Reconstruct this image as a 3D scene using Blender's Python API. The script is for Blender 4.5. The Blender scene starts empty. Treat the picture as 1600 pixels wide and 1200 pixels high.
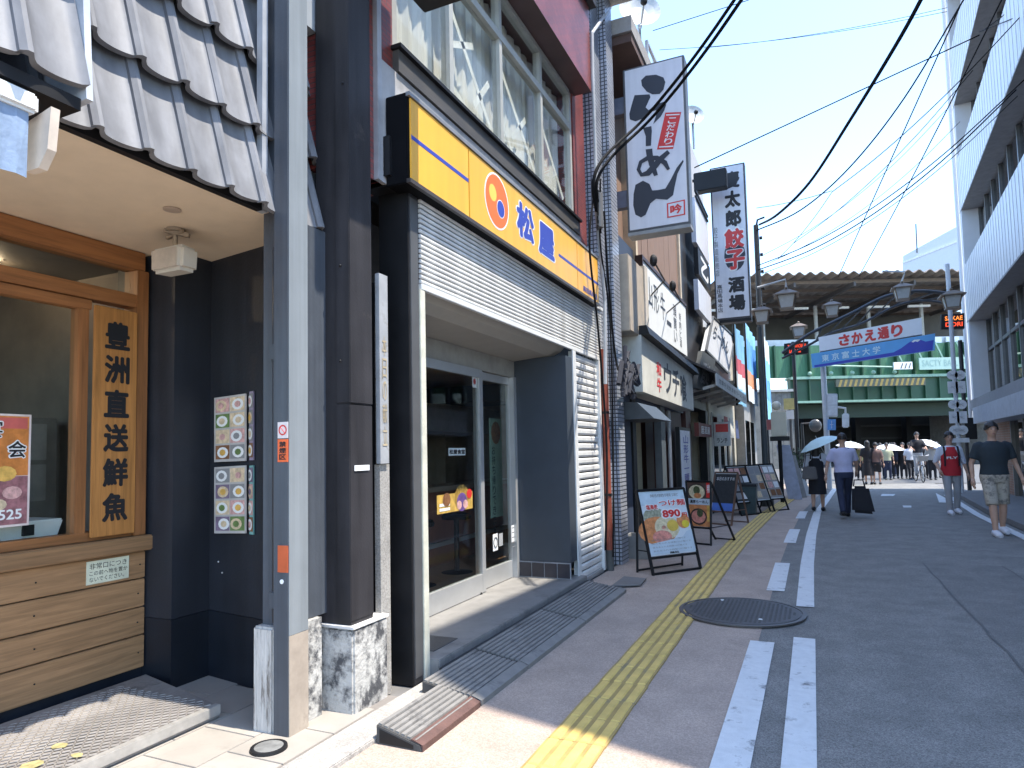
import bpy, bmesh, math, random
from mathutils import Vector, Matrix
random.seed(7)
S = bpy.context.scene
COL = S.collection
R_ = math.radians

# ------------------------------------------------------------------ camera, sky, sun, exposure
FPX, PPX, PPY, CAMH = 1037.0, 800.0, 640.0, 1.45
_f = Vector((1270 - PPX, 697 - PPY, FPX)).normalized()
_u = Vector((450 - PPX, -15360 - PPY, FPX)); _u = (_u - _f * _u.dot(_f)).normalized()
_r = _f.cross(_u)
if _r.x < 0: _r = -_r
camd = bpy.data.cameras.new('camera'); cam = bpy.data.objects.new('camera', camd); COL.objects.link(cam)
camd.sensor_width = 36; camd.lens = FPX / 1600 * 36; camd.shift_y = (PPY - 600) / 1600
camd.clip_start = .05; camd.clip_end = 2000
cr = Vector((_r[0], _f[0], _u[0])); cd = Vector((_r[1], _f[1], _u[1])); cf = Vector((_r[2], _f[2], _u[2]))
cam.matrix_world = Matrix(((cr.x, -cd.x, -cf.x, 0), (cr.y, -cd.y, -cf.y, 0), (cr.z, -cd.z, -cf.z, CAMH), (0, 0, 0, 1)))
S.camera = cam
SUN_EL, SUN_AZ = 67.0, 2.0          # azimuth: degrees from +X towards +Y
w = bpy.data.worlds.new('World'); S.world = w; w.use_nodes = True
nt = w.node_tree; sky = nt.nodes.new('ShaderNodeTexSky'); sky.sky_type = 'NISHITA'; sky.sun_disc = False
sky.sun_elevation = R_(SUN_EL); sky.sun_rotation = R_(90 - SUN_AZ); sky.air_density = 1.0; sky.dust_density = .35; sky.ozone_density = 3.0
bg = nt.nodes['Background']; bg.inputs[1].default_value = .15; nt.links.new(sky.outputs[0], bg.inputs[0])
sl = bpy.data.lights.new('sun', 'SUN'); sl.energy = 2.2; sl.angle = R_(.53); sl.color = (1, .93, .82)
so = bpy.data.objects.new('sun', sl); COL.objects.link(so)
sd = Vector((math.cos(R_(SUN_EL)) * math.cos(R_(SUN_AZ)), math.cos(R_(SUN_EL)) * math.sin(R_(SUN_AZ)), math.sin(R_(SUN_EL))))
so.rotation_euler = sd.to_track_quat('Z', 'Y').to_euler(); so.location = (0, 0, 60)
S.view_settings.view_transform = 'Standard'; S.view_settings.look = 'None'; S.view_settings.gamma = 1
S.view_settings.use_curve_mapping = False; S.view_settings.exposure = 2.1
S.render.engine = 'CYCLES'; S.cycles.max_bounces = 7; S.cycles.use_denoising = True; S.cycles.transparent_max_bounces = 8

# ------------------------------------------------------------------ survey helpers: measured sight lines cut with real planes
def ray(x, y):
    a = Vector((x - PPX, y - PPY, FPX)); return Vector((_r.dot(a), _f.dot(a), _u.dot(a)))
CAM = Vector((0, 0, CAMH))
def pX(x, y, X): d = ray(x, y); return CAM + d * (X / d.x)
def pY(x, y, Y): d = ray(x, y); return CAM + d * (Y / d.y)
def pZ(x, y, Z=0.0): d = ray(x, y); return CAM + d * ((Z - CAMH) / d.z)

# ------------------------------------------------------------------ materials
MATS = {}
def M(name, col, rough=.6, metal=0, noise=.18, scale=6, bump=0, bscale=80, spec=.5, dirt=None, dscale=2.0, dth=.55, stretch=None, emit=0, world=False):
    if name in MATS: return MATS[name]
    m = bpy.data.materials.new(name); m.use_nodes = True; n = m.node_tree.nodes; L = m.node_tree.links
    p = n['Principled BSDF']; p.inputs['Roughness'].default_value = rough; p.inputs['Metallic'].default_value = metal
    p.inputs['Specular IOR Level'].default_value = spec
    c = (*col, 1)
    tc = n.new('ShaderNodeTexCoord'); mp = n.new('ShaderNodeMapping'); L.new(n.new('ShaderNodeNewGeometry').outputs['Position'] if world else tc.outputs['Object'], mp.inputs[0])
    if stretch: mp.inputs['Scale'].default_value = stretch
    if noise:
        nz = n.new('ShaderNodeTexNoise'); nz.inputs['Scale'].default_value = scale; nz.inputs['Detail'].default_value = 6; nz.inputs['Roughness'].default_value = .65
        L.new(mp.outputs[0], nz.inputs[0])
        rp = n.new('ShaderNodeValToRGB'); e = rp.color_ramp.elements
        e[0].position = .3; e[1].position = .7
        e[0].color = (*[v * (1 - noise) for v in col], 1); e[1].color = (*[min(1, v * (1 + noise)) for v in col], 1)
        L.new(nz.outputs[0], rp.inputs[0]); out = rp.outputs[0]
        if dirt:
            n2 = n.new('ShaderNodeTexNoise'); n2.inputs['Scale'].default_value = dscale; n2.inputs['Detail'].default_value = 9; n2.inputs['Roughness'].default_value = .7
            L.new(mp.outputs[0], n2.inputs[0])
            r2 = n.new('ShaderNodeValToRGB'); r2.color_ramp.elements[0].position = dth; r2.color_ramp.elements[1].position = dth + .12
            L.new(n2.outputs[0], r2.inputs[0])
            mx = n.new('ShaderNodeMix'); mx.data_type = 'RGBA'; L.new(r2.outputs[0], mx.inputs[0]); L.new(out, mx.inputs[6]); mx.inputs[7].default_value = (*dirt, 1)
            out = mx.outputs[2]
        L.new(out, p.inputs['Base Color'])
        mr = n.new('ShaderNodeMapRange'); mr.inputs[3].default_value = max(.02, rough - .1); mr.inputs[4].default_value = min(1, rough + .12)
        L.new(nz.outputs[0], mr.inputs[0]); L.new(mr.outputs[0], p.inputs['Roughness'])
    else: p.inputs['Base Color'].default_value = c
    if bump:
        nb = n.new('ShaderNodeTexNoise'); nb.inputs['Scale'].default_value = bscale; nb.inputs['Detail'].default_value = 4
        L.new(mp.outputs[0], nb.inputs[0]); bp = n.new('ShaderNodeBump'); bp.inputs['Strength'].default_value = bump; bp.inputs['Distance'].default_value = .01
        L.new(nb.outputs[0], bp.inputs['Height']); L.new(bp.outputs[0], p.inputs['Normal'])
    if emit:
        p.inputs['Emission Color'].default_value = c; p.inputs['Emission Strength'].default_value = emit
    MATS[name] = m; return m
def wood(name, col, axis=1, sc=1.0):
    m = M(name, col, .5, noise=.1, scale=3); n = m.node_tree.nodes; L = m.node_tree.links; p = n['Principled BSDF']
    mp = next(x for x in n if x.type == 'MAPPING'); s = [22 * sc, 22 * sc, 22 * sc]; s[axis] = 1.1 * sc; mp.inputs['Scale'].default_value = s
    nz = next(x for x in n if x.type == 'TEX_NOISE'); nz.inputs['Scale'].default_value = 1.6; nz.inputs['Distortion'].default_value = .6
    rp = next(x for x in n if x.type == 'VALTORGB'); rp.color_ramp.elements[0].color = (*[v * .62 for v in col], 1); rp.color_ramp.elements[1].color = (*[v * 1.25 for v in col], 1)
    # every board its own tone
    oi = n.new('ShaderNodeObjectInfo'); hs = n.new('ShaderNodeHueSaturation'); mr = n.new('ShaderNodeMapRange'); mr.inputs[3].default_value = .85; mr.inputs[4].default_value = 1.15
    L.new(oi.outputs['Random'], mr.inputs[0]); L.new(mr.outputs[0], hs.inputs['Value']); L.new(rp.outputs[0], hs.inputs['Color']); L.new(hs.outputs[0], p.inputs['Base Color'])
    return m
def brick(name, c1, c2, mort, bw, bh, ms=.006, rough=.5, off=.5, bump=.4, u='y', v='z', dirt=None):
    m = bpy.data.materials.new(name); m.use_nodes = True; n = m.node_tree.nodes; L = m.node_tree.links; p = n['Principled BSDF']; p.inputs['Roughness'].default_value = rough
    tc = n.new('ShaderNodeTexCoord'); sp = n.new('ShaderNodeSeparateXYZ'); cb = n.new('ShaderNodeCombineXYZ'); L.new(tc.outputs['Object'], sp.inputs[0])
    ad = n.new('ShaderNodeMath'); ad.operation = 'ADD'; L.new(sp.outputs['X'], ad.inputs[0]); L.new(sp.outputs['Y'], ad.inputs[1])
    L.new(ad.outputs[0] if u == 'xy' else sp.outputs[u.upper()], cb.inputs[0]); L.new(sp.outputs[v.upper()], cb.inputs[1])
    b = n.new('ShaderNodeTexBrick'); L.new(cb.outputs[0], b.inputs[0]); b.offset = off
    b.inputs['Scale'].default_value = 1; b.inputs['Brick Width'].default_value = bw; b.inputs['Row Height'].default_value = bh; b.inputs['Mortar Size'].default_value = ms
    b.inputs['Color1'].default_value = (*c1, 1); b.inputs['Color2'].default_value = (*c2, 1); b.inputs['Mortar'].default_value = (*mort, 1); b.inputs['Mortar Smooth'].default_value = .2
    nz = n.new('ShaderNodeTexNoise'); nz.inputs['Scale'].default_value = 3; nz.inputs['Detail'].default_value = 8; L.new(tc.outputs['Object'], nz.inputs[0])
    mr = n.new('ShaderNodeMapRange'); mr.inputs[1].default_value = .3; mr.inputs[2].default_value = .7; mr.inputs[3].default_value = .72; mr.inputs[4].default_value = 1.18; L.new(nz.outputs[0], mr.inputs[0])
    hs = n.new('ShaderNodeHueSaturation'); L.new(mr.outputs[0], hs.inputs['Value']); L.new(b.outputs['Color'], hs.inputs['Color']); L.new(hs.outputs[0], p.inputs['Base Color'])
    bp = n.new('ShaderNodeBump'); bp.invert = True; bp.inputs['Strength'].default_value = bump; bp.inputs['Distance'].default_value = .005; L.new(b.outputs['Fac'], bp.inputs['Height']); L.new(bp.outputs[0], p.inputs['Normal'])
    MATS[name] = m; return m
def glass(name, tint=(.9, .95, .95), f=1.0, rough=.02):
    m = bpy.data.materials.new(name); m.use_nodes = True; n = m.node_tree.nodes; L = m.node_tree.links
    n.remove(n['Principled BSDF']); out = n['Material Output']
    t = n.new('ShaderNodeBsdfTransparent'); t.inputs[0].default_value = (*tint, 1); g = n.new('ShaderNodeBsdfGlossy'); g.inputs['Roughness'].default_value = rough
    fr = n.new('ShaderNodeLayerWeight'); fr.inputs[0].default_value = .5; pw = n.new('ShaderNodeMath'); pw.operation = 'POWER'; pw.inputs[1].default_value = 5; L.new(fr.outputs['Facing'], pw.inputs[0])
    mu = n.new('ShaderNodeMath'); mu.operation = 'MULTIPLY_ADD'; mu.inputs[1].default_value = .9 * f; mu.inputs[2].default_value = .04 * f; mu.use_clamp = True
    L.new(pw.outputs[0], mu.inputs[0]); mx = n.new('ShaderNodeMixShader'); L.new(mu.outputs[0], mx.inputs[0]); L.new(t.outputs[0], mx.inputs[1]); L.new(g.outputs[0], mx.inputs[2]); L.new(mx.outputs[0], out.inputs[0])
    return m

def mulcol(m, node, sock, lo, hi, a=0., b=1.):
    n = m.node_tree.nodes; L = m.node_tree.links; p = n['Principled BSDF']; src = p.inputs['Base Color'].links[0].from_socket if p.inputs['Base Color'].links else None
    mr = n.new('ShaderNodeMapRange'); mr.inputs[1].default_value = a; mr.inputs[2].default_value = b; mr.inputs[3].default_value = lo; mr.inputs[4].default_value = hi; L.new(sock, mr.inputs[0])
    hs = n.new('ShaderNodeHueSaturation'); L.new(mr.outputs[0], hs.inputs['Value'])
    if src: L.new(src, hs.inputs['Color'])
    else: hs.inputs['Color'].default_value = p.inputs['Base Color'].default_value
    L.new(hs.outputs[0], p.inputs['Base Color'])
def speckle(m, scale, lo, hi):                       # stone grain
    n = m.node_tree.nodes; tc = n.new('ShaderNodeTexCoord'); v = n.new('ShaderNodeTexVoronoi'); v.inputs['Scale'].default_value = scale; m.node_tree.links.new(tc.outputs['Object'], v.inputs['Vector'])
    sp = n.new('ShaderNodeSeparateColor'); m.node_tree.links.new(v.outputs['Color'], sp.inputs[0]); mulcol(m, v, sp.outputs[0], lo, hi)
def vary(m, amt):                                    # every piece its own tone
    oi = m.node_tree.nodes.new('ShaderNodeObjectInfo'); mulcol(m, oi, oi.outputs['Random'], 1 - amt, 1 + amt)
def streaks(m, lo, hi, sx=14, sz=.8, world=False):                # rain streaks running down
    n = m.node_tree.nodes; tc = n.new('ShaderNodeTexCoord'); mp = n.new('ShaderNodeMapping'); mp.inputs['Scale'].default_value = (sx, sx, sz); nz = n.new('ShaderNodeTexNoise'); nz.inputs['Scale'].default_value = 1; nz.inputs['Detail'].default_value = 7
    m.node_tree.links.new(n.new('ShaderNodeNewGeometry').outputs['Position'] if world else tc.outputs['Object'], mp.inputs[0]); m.node_tree.links.new(mp.outputs[0], nz.inputs[0]); mulcol(m, nz, nz.outputs[0], lo, hi, .35, .65)

# ------------------------------------------------------------------ mesh builder
ORG = {}
class MB:
    def __init__(s): s.v = []; s.f = []
    def add(s, vs, fs):
        o = len(s.v); s.v += [tuple(a) for a in vs]; s.f += [tuple(i + o for i in f) for f in fs]; return s
    def box(s, x0, x1, y0, y1, z0, z1):
        if x0 > x1: x0, x1 = x1, x0
        if y0 > y1: y0, y1 = y1, y0
        return s.add([(x0, y0, z0), (x1, y0, z0), (x1, y1, z0), (x0, y1, z0), (x0, y0, z1), (x1, y0, z1), (x1, y1, z1), (x0, y1, z1)],
                     [(3, 2, 1, 0), (4, 5, 6, 7), (0, 1, 5, 4), (1, 2, 6, 5), (2, 3, 7, 6), (3, 0, 4, 7)])
    def hexa(s, b, t):                              # bottom quad, top quad
        return s.add(list(b) + list(t), [(3, 2, 1, 0), (4, 5, 6, 7), (0, 1, 5, 4), (1, 2, 6, 5), (2, 3, 7, 6), (3, 0, 4, 7)])
    def prism(s, poly, ext):
        n = len(poly); e = Vector(ext); P = [Vector(p) for p in poly]
        return s.add(P + [p + e for p in P], [tuple(range(n - 1, -1, -1)), tuple(range(n, 2 * n))] + [(i, (i + 1) % n, n + (i + 1) % n, n + i) for i in range(n)])
    def bar(s, a, b, w, h=None, up=(0, 0, 1)):
        a, b = Vector(a), Vector(b); d = (b - a).normalized(); h = h or w; u = Vector(up)
        if abs(d.dot(u)) > .98: u = Vector((1, 0, 0))
        x = d.cross(u).normalized(); y = x.cross(d)
        q = lambda p: [p - x * w / 2 - y * h / 2, p + x * w / 2 - y * h / 2, p + x * w / 2 + y * h / 2, p - x * w / 2 + y * h / 2]
        return s.hexa(q(a), q(b))
    def tube(s, pts, r, n=8, cap=True):
        P = [Vector(p) for p in pts]; rs = r if isinstance(r, (list, tuple)) else [r] * len(P); rings = []; o = len(s.v)
        px = None
        for i, p in enumerate(P):
            d = ((P[i + 1] if i + 1 < len(P) else p) - (P[i - 1] if i else p)).normalized()
            if px is None:
                u = Vector((0, 0, 1)) if abs(d.z) < .9 else Vector((1, 0, 0)); px = d.cross(u).normalized()
            else:
                px = (px - d * px.dot(d)).normalized()
            y = d.cross(px)
            for k in range(n):
                a = 2 * math.pi * k / n; s.v.append(tuple(p + (px * math.cos(a) + y * math.sin(a)) * rs[i]))
        for i in range(len(P) - 1):
            for k in range(n):
                s.f.append((o + i * n + k, o + i * n + (k + 1) % n, o + (i + 1) * n + (k + 1) % n, o + (i + 1) * n + k))
        if cap: s.f.append(tuple(o + k for k in range(n - 1, -1, -1))); s.f.append(tuple(o + (len(P) - 1) * n + k for k in range(n)))
        return s
    def cyl(s, a, b, r, n=16): return s.tube([a, b], r, n)
    def loft(s, secs, n=14):                         # (centre, rx, ry) horizontal ellipses
        o = len(s.v)
        for c, rx, ry in secs:
            for k in range(n):
                a = 2 * math.pi * k / n; s.v.append((c[0] + rx * math.cos(a), c[1] + ry * math.sin(a), c[2]))
        for i in range(len(secs) - 1):
            for k in range(n): s.f.append((o + i * n + k, o + i * n + (k + 1) % n, o + (i + 1) * n + (k + 1) % n, o + (i + 1) * n + k))
        s.f.append(tuple(o + k for k in range(n - 1, -1, -1))); s.f.append(tuple(o + (len(secs) - 1) * n + k for k in range(n)))
        return s
    def ball(s, c, rx, ry=None, rz=None, n=12, m=8):
        ry = ry or rx; rz = rz or rx; c = Vector(c); secs = []
        for i in range(m + 1):
            t = math.pi * (i / m) - math.pi / 2; k = max(.02, math.cos(t)); secs.append(((c.x, c.y, c.z + rz * math.sin(t)), rx * k, ry * k))
        return s.loft(secs, n)
    def lathe(s, c, prof, n=20):
        return s.loft([((c[0], c[1], c[2] + z), r, r) for r, z in prof], n)
    def quad(s, *p): return s.add(p, [tuple(range(len(p)))])
    def build(s, name, mat, parent=None, smooth=False, bevel=0, label=None, kind=None, org=None):
        me = bpy.data.meshes.new(name); og = ORG.get(parent, Vector((0, 0, 0))) if org is None else Vector(org)
        me.from_pydata([(a[0] - og.x, a[1] - og.y, a[2] - og.z) for a in s.v], [], s.f); me.materials.append(mat)
        o = bpy.data.objects.new(name, me); COL.objects.link(o)
        if parent is not None: o.parent = parent
        else: o.location = og
        ORG[o] = og
        if bevel:
            bm = bmesh.new(); bm.from_mesh(me); bmesh.ops.recalc_face_normals(bm, faces=bm.faces)
            bmesh.ops.bevel(bm, geom=[e for e in bm.edges if len(e.link_faces) == 2 and e.calc_face_angle(0) > .6], offset=bevel, segments=2, affect='EDGES', clamp_overlap=True); bm.to_mesh(me); bm.free()
        else:
            bm = bmesh.new(); bm.from_mesh(me); bmesh.ops.recalc_face_normals(bm, faces=bm.faces); bm.to_mesh(me); bm.free()
        if smooth:
            me.shade_smooth()
            me.set_sharp_from_angle(angle=R_(40))
        if label: o['label'] = label
        if kind: o['kind'] = kind
        return o
def box(name, x0, x1, y0, y1, z0, z1, mat, parent=None, bevel=0, **k): return MB().box(x0, x1, y0, y1, z0, z1).build(name, mat, parent, bevel=bevel, **k)
def thing(name, label, cat, loc=(0, 0, 0), group=None, rz=0, local=False):
    o = bpy.data.objects.new(name, None); COL.objects.link(o); o.location = loc; o.rotation_euler = (0, 0, rz); o.empty_display_size = .1
    o['label'] = label; o['category'] = cat
    if group: o['group'] = group
    ORG[o] = Vector((0, 0, 0)) if local else Vector(loc); return o
def tag(o, label, cat, group=None):
    o['label'] = label; o['category'] = cat
    if group: o['group'] = group
    return o
def struct(name, mb, mat, **k): return mb.build(name, mat, None, kind='structure', **k)
def copy_tree(o, parent=None):
    c = o.copy(); COL.objects.link(c); ORG[c] = ORG.get(o, Vector())
    if parent is not None: c.parent = parent
    for ch in list(o.children): copy_tree(ch, c)
    return c

# ------------------------------------------------------------------ lettering (real mesh, laid on a rectangle)
def glyphs(body, bold=.0):
    cu = bpy.data.curves.new('t', 'FONT'); cu.body = body; cu.size = 1; cu.offset = bold; cu.resolution_u = 3; cu.fill_mode = 'FRONT'
    o = bpy.data.objects.new('t', cu); COL.objects.link(o)
    dg = bpy.context.evaluated_depsgraph_get(); me = bpy.data.meshes.new_from_object(o.evaluated_get(dg)); bpy.data.objects.remove(o)
    v = [tuple(a.co) for a in me.vertices]; f = [tuple(p.vertices) for p in me.polygons]; bpy.data.meshes.remove(me); return v, f
def text(body, o, u, v, mat, parent, bold=.0, fit=True, name='lettering'):
    """o: lower-left corner of the text block, u: full width vector, v: full height vector."""
    o, u, v = Vector(o), Vector(u), Vector(v); vs, fs = glyphs(body, 0)
    if not vs: return None
    x0 = min(a[0] for a in vs); x1 = max(a[0] for a in vs); y0 = min(a[1] for a in vs); y1 = max(a[1] for a in vs)
    w_, h_ = max(x1 - x0, 1e-6), max(y1 - y0, 1e-6)
    mb = MB(); bolden(mb, o, u, v, [((a[0] - x0) / w_, (a[1] - y0) / h_) for a in vs], fs, bold / w_, bold / h_)
    return mb.build(name, mat, parent)
def bolden(mb, o, u, v, pts, fs, bx, by):
    bx, by = min(bx, .07), min(by, .07)
    nrm = u.cross(v).normalized()
    if nrm.dot(CAM - o) < 0: nrm = -nrm
    offs = [(0, 0)] if bx < .003 else [(bx * math.cos(k * .785), by * math.sin(k * .785)) for k in range(8)] + [(0, 0)]
    for k, (dx, dy) in enumerate(offs):
        q = lambda a: (bx + dx + a[0] * (1 - 2 * bx), by + dy + a[1] * (1 - 2 * by)) if len(offs) > 1 else a
        P = [q(a) for a in pts]; mb.add([o + u * a + v * b + nrm * (.00012 * k) for a, b in P], fs)
def vtext(body, top, right, down, mat, parent, bold=.0, gap=.12, name='lettering'):
    """one column of characters: top = top-left corner, right = width vector, down = full length vector."""
    n = len(body); top, right, down = Vector(top), Vector(right), Vector(down); st = down / n; mb = MB()
    for i, ch in enumerate(body):
        vs, fs = glyphs(ch, 0)
        if not vs: continue
        x0 = min(a[0] for a in vs); x1 = max(a[0] for a in vs); y0 = min(a[1] for a in vs); y1 = max(a[1] for a in vs)
        base = top + st * (i + 1 - gap / 2); q = -st * (1 - gap)
        if y1 - y0 < .25 * (x1 - x0): base = base + q * .45; q = q * .12
        bolden(mb, base, right, q, [((a[0] - x0) / (x1 - x0 + 1e-6), (a[1] - y0) / (y1 - y0 + 1e-6)) for a in vs], fs, bold, bold)
    return mb.build(name, mat, parent)
def poly_print(polys, mat, parent, name='print'):
    mb = MB()
    for p in polys: mb.quad(*p)
    return mb.build(name, mat, parent)

# ------------------------------------------------------------------ palette
asphalt = M('asphalt', (.186, .180, .166), .9, noise=.22, scale=3, bump=.6, bscale=140, dirt=(.224, .216, .200), dscale=.9, dth=.58)
asphalt2 = M('asphalt_patch', (.172, .166, .154), .9, noise=.2, scale=3, bump=.6, bscale=140)
pave = M('pink_pavement', (.375, .295, .240), .85, noise=.16, scale=2.2, bump=.45, bscale=170, dirt=(.31, .25, .205), dscale=1.3, dth=.56)
linew = M('road_paint', (.62, .63, .62), .7, noise=.1, scale=14, bump=.3, bscale=160, dirt=(.20, .20, .20), dscale=7, dth=.57)
yellow = M('tactile_yellow', (.60, .42, .12), .7, noise=.2, scale=5, bump=.2, dirt=(.46, .33, .13), dscale=3, dth=.60, world=True)
conc = M('concrete', (.33, .31, .28), .85, noise=.2, scale=4, bump=.4, bscale=60, dirt=(.14, .13, .12), dscale=3, dth=.6)
stone_w = M('worn_white_stone', (.47, .455, .42), .85, noise=.2, scale=9, bump=.7, bscale=40, dirt=(.07, .07, .073), dscale=7, dth=.46)
stone_s = M('streaked_white_wood', (.50, .47, .43), .85, noise=.25, scale=9, bump=.6, bscale=30, dirt=(.16, .14, .12), dscale=6, dth=.52, stretch=(5, 5, .6))
tilef = M('floor_tile', (.34, .31, .27), .55, noise=.08, scale=5, bump=.05, dirt=(.27, .24, .205), dscale=3, dth=.56, world=True)
grout = M('grout', (.2, .18, .16), .9)
rooft = M('roof_tile_glaze', (.17, .172, .182), .58, noise=.16, scale=4, bump=.08, bscale=30, spec=.35, world=True)
darkw = M('navy_wall', (.017, .020, .027), .55, noise=.18, scale=3, bump=.15, bscale=50)
darkw2 = M('navy_dado', (.009, .012, .018), .45, noise=.2, scale=3, bump=.1)
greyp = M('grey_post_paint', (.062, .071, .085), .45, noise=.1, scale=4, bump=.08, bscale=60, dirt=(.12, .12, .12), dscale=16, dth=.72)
sunlit_grey = M('sunlit_post_paint', (.215, .235, .245), .42, noise=.06, scale=3, bump=.05, dirt=(.28, .30, .31), dscale=10, dth=.70)  # post grey lightened to stand for sunlight on one side
dcol = M('dark_steel_paint', (.029, .027, .029), .55, spec=.3, noise=.15, scale=3, bump=.08, dirt=(.07, .06, .055), dscale=2.5, dth=.62)
black = M('black_metal', (.011, .011, .012), .5, noise=.2, spec=.3)
charc_lit = M('sunlit_charcoal', (.085, .085, .085), .45, noise=.1)  # pilaster black raised to grey for its sunlit face
tan = M('bare_tan_metal', (.36, .30, .24), .6, noise=.2, scale=6, dirt=(.24, .20, .16), dscale=5)
cream = M('cream_ceiling', (.72, .57, .40), .8, noise=.05, bump=.08)
woodb = wood('warm_wood', (.31, .128, .043))
woodp = wood('plank_wood', (.31, .172, .080))
woodv = wood('upright_wood', (.31, .128, .043), axis=2)
kanb = wood('sign_wood', (.38, .165, .043), axis=2)
white = M('white_paint', (.66, .66, .64), .5, noise=.06, dirt=(.5, .48, .44), dscale=3, dth=.66)
offw = M('off_white_plastic', (.58, .53, .45), .45, noise=.06)
alu = M('aluminium', (.52, .52, .51), .38, metal=.6, noise=.08)
slatm = M('shutter_steel', (.74, .73, .70), .42, noise=.08, scale=5, dirt=(.38, .36, .32), dscale=3, dth=.6, stretch=(1, .4, 3))
signy = M('yellow_sign_face', (.82, .42, .05), .35, noise=.04, scale=2)
blue = M('blue_print', (.035, .06, .36), .4, noise=0)
red = M('red_print', (.62, .035, .03), .45, noise=.05)
orange = M('orange_print', (.78, .16, .03), .4, noise=0)
whitep = M('white_print', (.8, .8, .78), .5, noise=0)
ink = M('black_ink', (.012, .012, .014), .55, noise=0)
inkb = M('slate_ink', (.028, .033, .045), .55, noise=.1)
gr_print = M('grey_print', (.25, .25, .25), .6, noise=0)
signf = M('sign_face_white', (.66, .67, .71), .35, noise=.04, dirt=(.52, .53, .56), dscale=2, dth=.66)
gl_shop = glass('shop_glass', (.92, .95, .94), .7)
gl_dark = glass('dark_window_glass', (.25, .3, .32), 1.6)
gl_up = glass('old_window_glass', (.95, .955, .945), .9, .03)
cable = M('cable_rubber', (.008, .008, .009), .8, noise=0, spec=.15)
speckle(asphalt, 190, .62, 1.45); speckle(asphalt2, 190, .66, 1.38); speckle(pave, 150, .80, 1.2); speckle(conc, 140, .8, 1.2); vary(rooft, .12); vary(tilef, .07); vary(slatm, .06)
streaks(darkw, .88, 1.2, 7, .5); streaks(darkw2, .85, 1.25, 7, .5); streaks(greyp, .88, 1.15, 22); streaks(sunlit_grey, .92, 1.08, 22); streaks(dcol, .8, 1.35, 9); streaks(signf, .93, 1.04, 9, .5); streaks(slatm, .88, 1.06, 6, .6, True); streaks(signy, .92, 1.05, 8, .6); streaks(rooft, .80, 1.15, 12, 1.5, True)
skin = M('skin', (.50, .30, .21), .55, noise=.08, scale=14)
hairm = M('hair', (.016, .012, .010), .5, noise=.3, scale=30)

# ================================================================== GROUND
def bend(Y):                                         # the street swings gently to the right beyond the shops
    T = [(-10, 0), (9, 0), (12, .04), (16, .15), (20, .42), (24, .68), (30, 1.15), (36, 1.7), (60, 4)]
    for (a, b), (c, d) in zip(T, T[1:]):
        if Y <= c: t = (Y - a) / (c - a); return b + (d - b) * t
    return T[-1][1]
def strip(x0, x1, y0, y1, z, n=24, b=True):
    mb = MB(); P = []
    for i in range(n + 1):
        y = y0 + (y1 - y0) * i / n; o = bend(y) if b else 0; P.append(((x0 + o, y, z), (x1 + o, y, z)))
    for i in range(n): mb.quad(P[i][0], P[i][1], P[i + 1][1], P[i + 1][0])
    return mb
g = MB(); g.quad((-400, -400, -.012), (400, -400, -.012), (400, 400, -.012), (-400, 400, -.012)); struct('ground', g, M('far_ground', (.16, .155, .15), .9))
struct('road', strip(-.44, 2.95, -8, 70, 0, 60), asphalt)
struct('pavement', strip(-2.32, -.438, -8, 30, .004, 40), pave)
far_pave = M('pale_crossing_asphalt', (.115, .115, .115), .85, noise=.12, scale=2, bump=.3)
g = MB(); g.quad((-14, 26.4, .006), (30, 31.5, .006), (24, 62, .006), (-30, 50, .006)); struct('crossing_road', g, far_pave)
# painted lines
def paint(x0, x1, y0, y1, n=10): return strip(x0, x1, y0, y1, .008, n)
struct('road_marking', paint(-.20, -.05, -4, 5.55), linew); struct('road_marking', paint(-.205, -.055, 6.62, 25, 40), linew)
for a, b in ((-1.5, 0.6), (1.9, 5.35), (7.25, 9.0), (10.9, 12.7), (14.6, 16.2)): struct('road_marking', paint(-.495, -.325, a, b, 4), linew)
struct('road_marking', paint(2.72, 2.86, -4, 22, 40), linew)
g = MB(); g.prism([(2.75, 19.2, .008), (3.05, 19.0, .008), (3.2, 22.8, .008)], (0, 0, .003)); struct('road_marking', g, linew)
g = MB(); g.prism([pZ(1376, 775, .009), pZ(1396, 775, .009), pZ(1399, 772, .009), pZ(1378, 772, .009)], (0, 0, .002)); struct('road_marking', g, linew)
g = MB(); g.prism([pZ(1412, 793, .009), pZ(1424, 793, .009), pZ(1424, 790, .009), pZ(1410, 790, .009)], (0, 0, .002)); struct('road_marking', g, linew)
seam_m = M('tar_seam', (.10, .098, .092), .75, noise=.2)
for X0, Y0, Y1 in ((1.15, -2, 9.5), (1.95, -2, 9.5)):
    g = MB(); pts = [(X0 + random.uniform(-.012, .012), Y0 + (Y1 - Y0) * k / 30) for k in range(31)]
    for (xa, ya_), (xb, yb2) in zip(pts, pts[1:]): g.quad((xa - .009, ya_, .0045), (xa + .009, ya_, .0045), (xb + .009, yb2, .0045), (xb - .009, yb2, .0045))
    struct('road_seam', g, seam_m)
struct('road_patch', MB().quad((1.16, -2, .003), (1.94, -2, .003), (1.94, 9.5, .003), (1.16, 9.5, .003)), asphalt2)
# right pavement with a real kerb
g = MB()
for i in range(30):
    y = -8 + i; a, b = bend(y), bend(y + 1); g.hexa([(2.98 + a, y, 0), (4.9 + a, y, 0), (4.9 + b, y + 1, 0), (2.98 + b, y + 1, 0)], [(2.98 + a, y, .10), (4.9 + a, y, .10), (4.9 + b, y + 1, .10), (2.98 + b, y + 1, .10)])
struct('right_pavement', g, M('grey_paving', (.17, .165, .16), .85, noise=.15, bump=.3))
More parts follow.
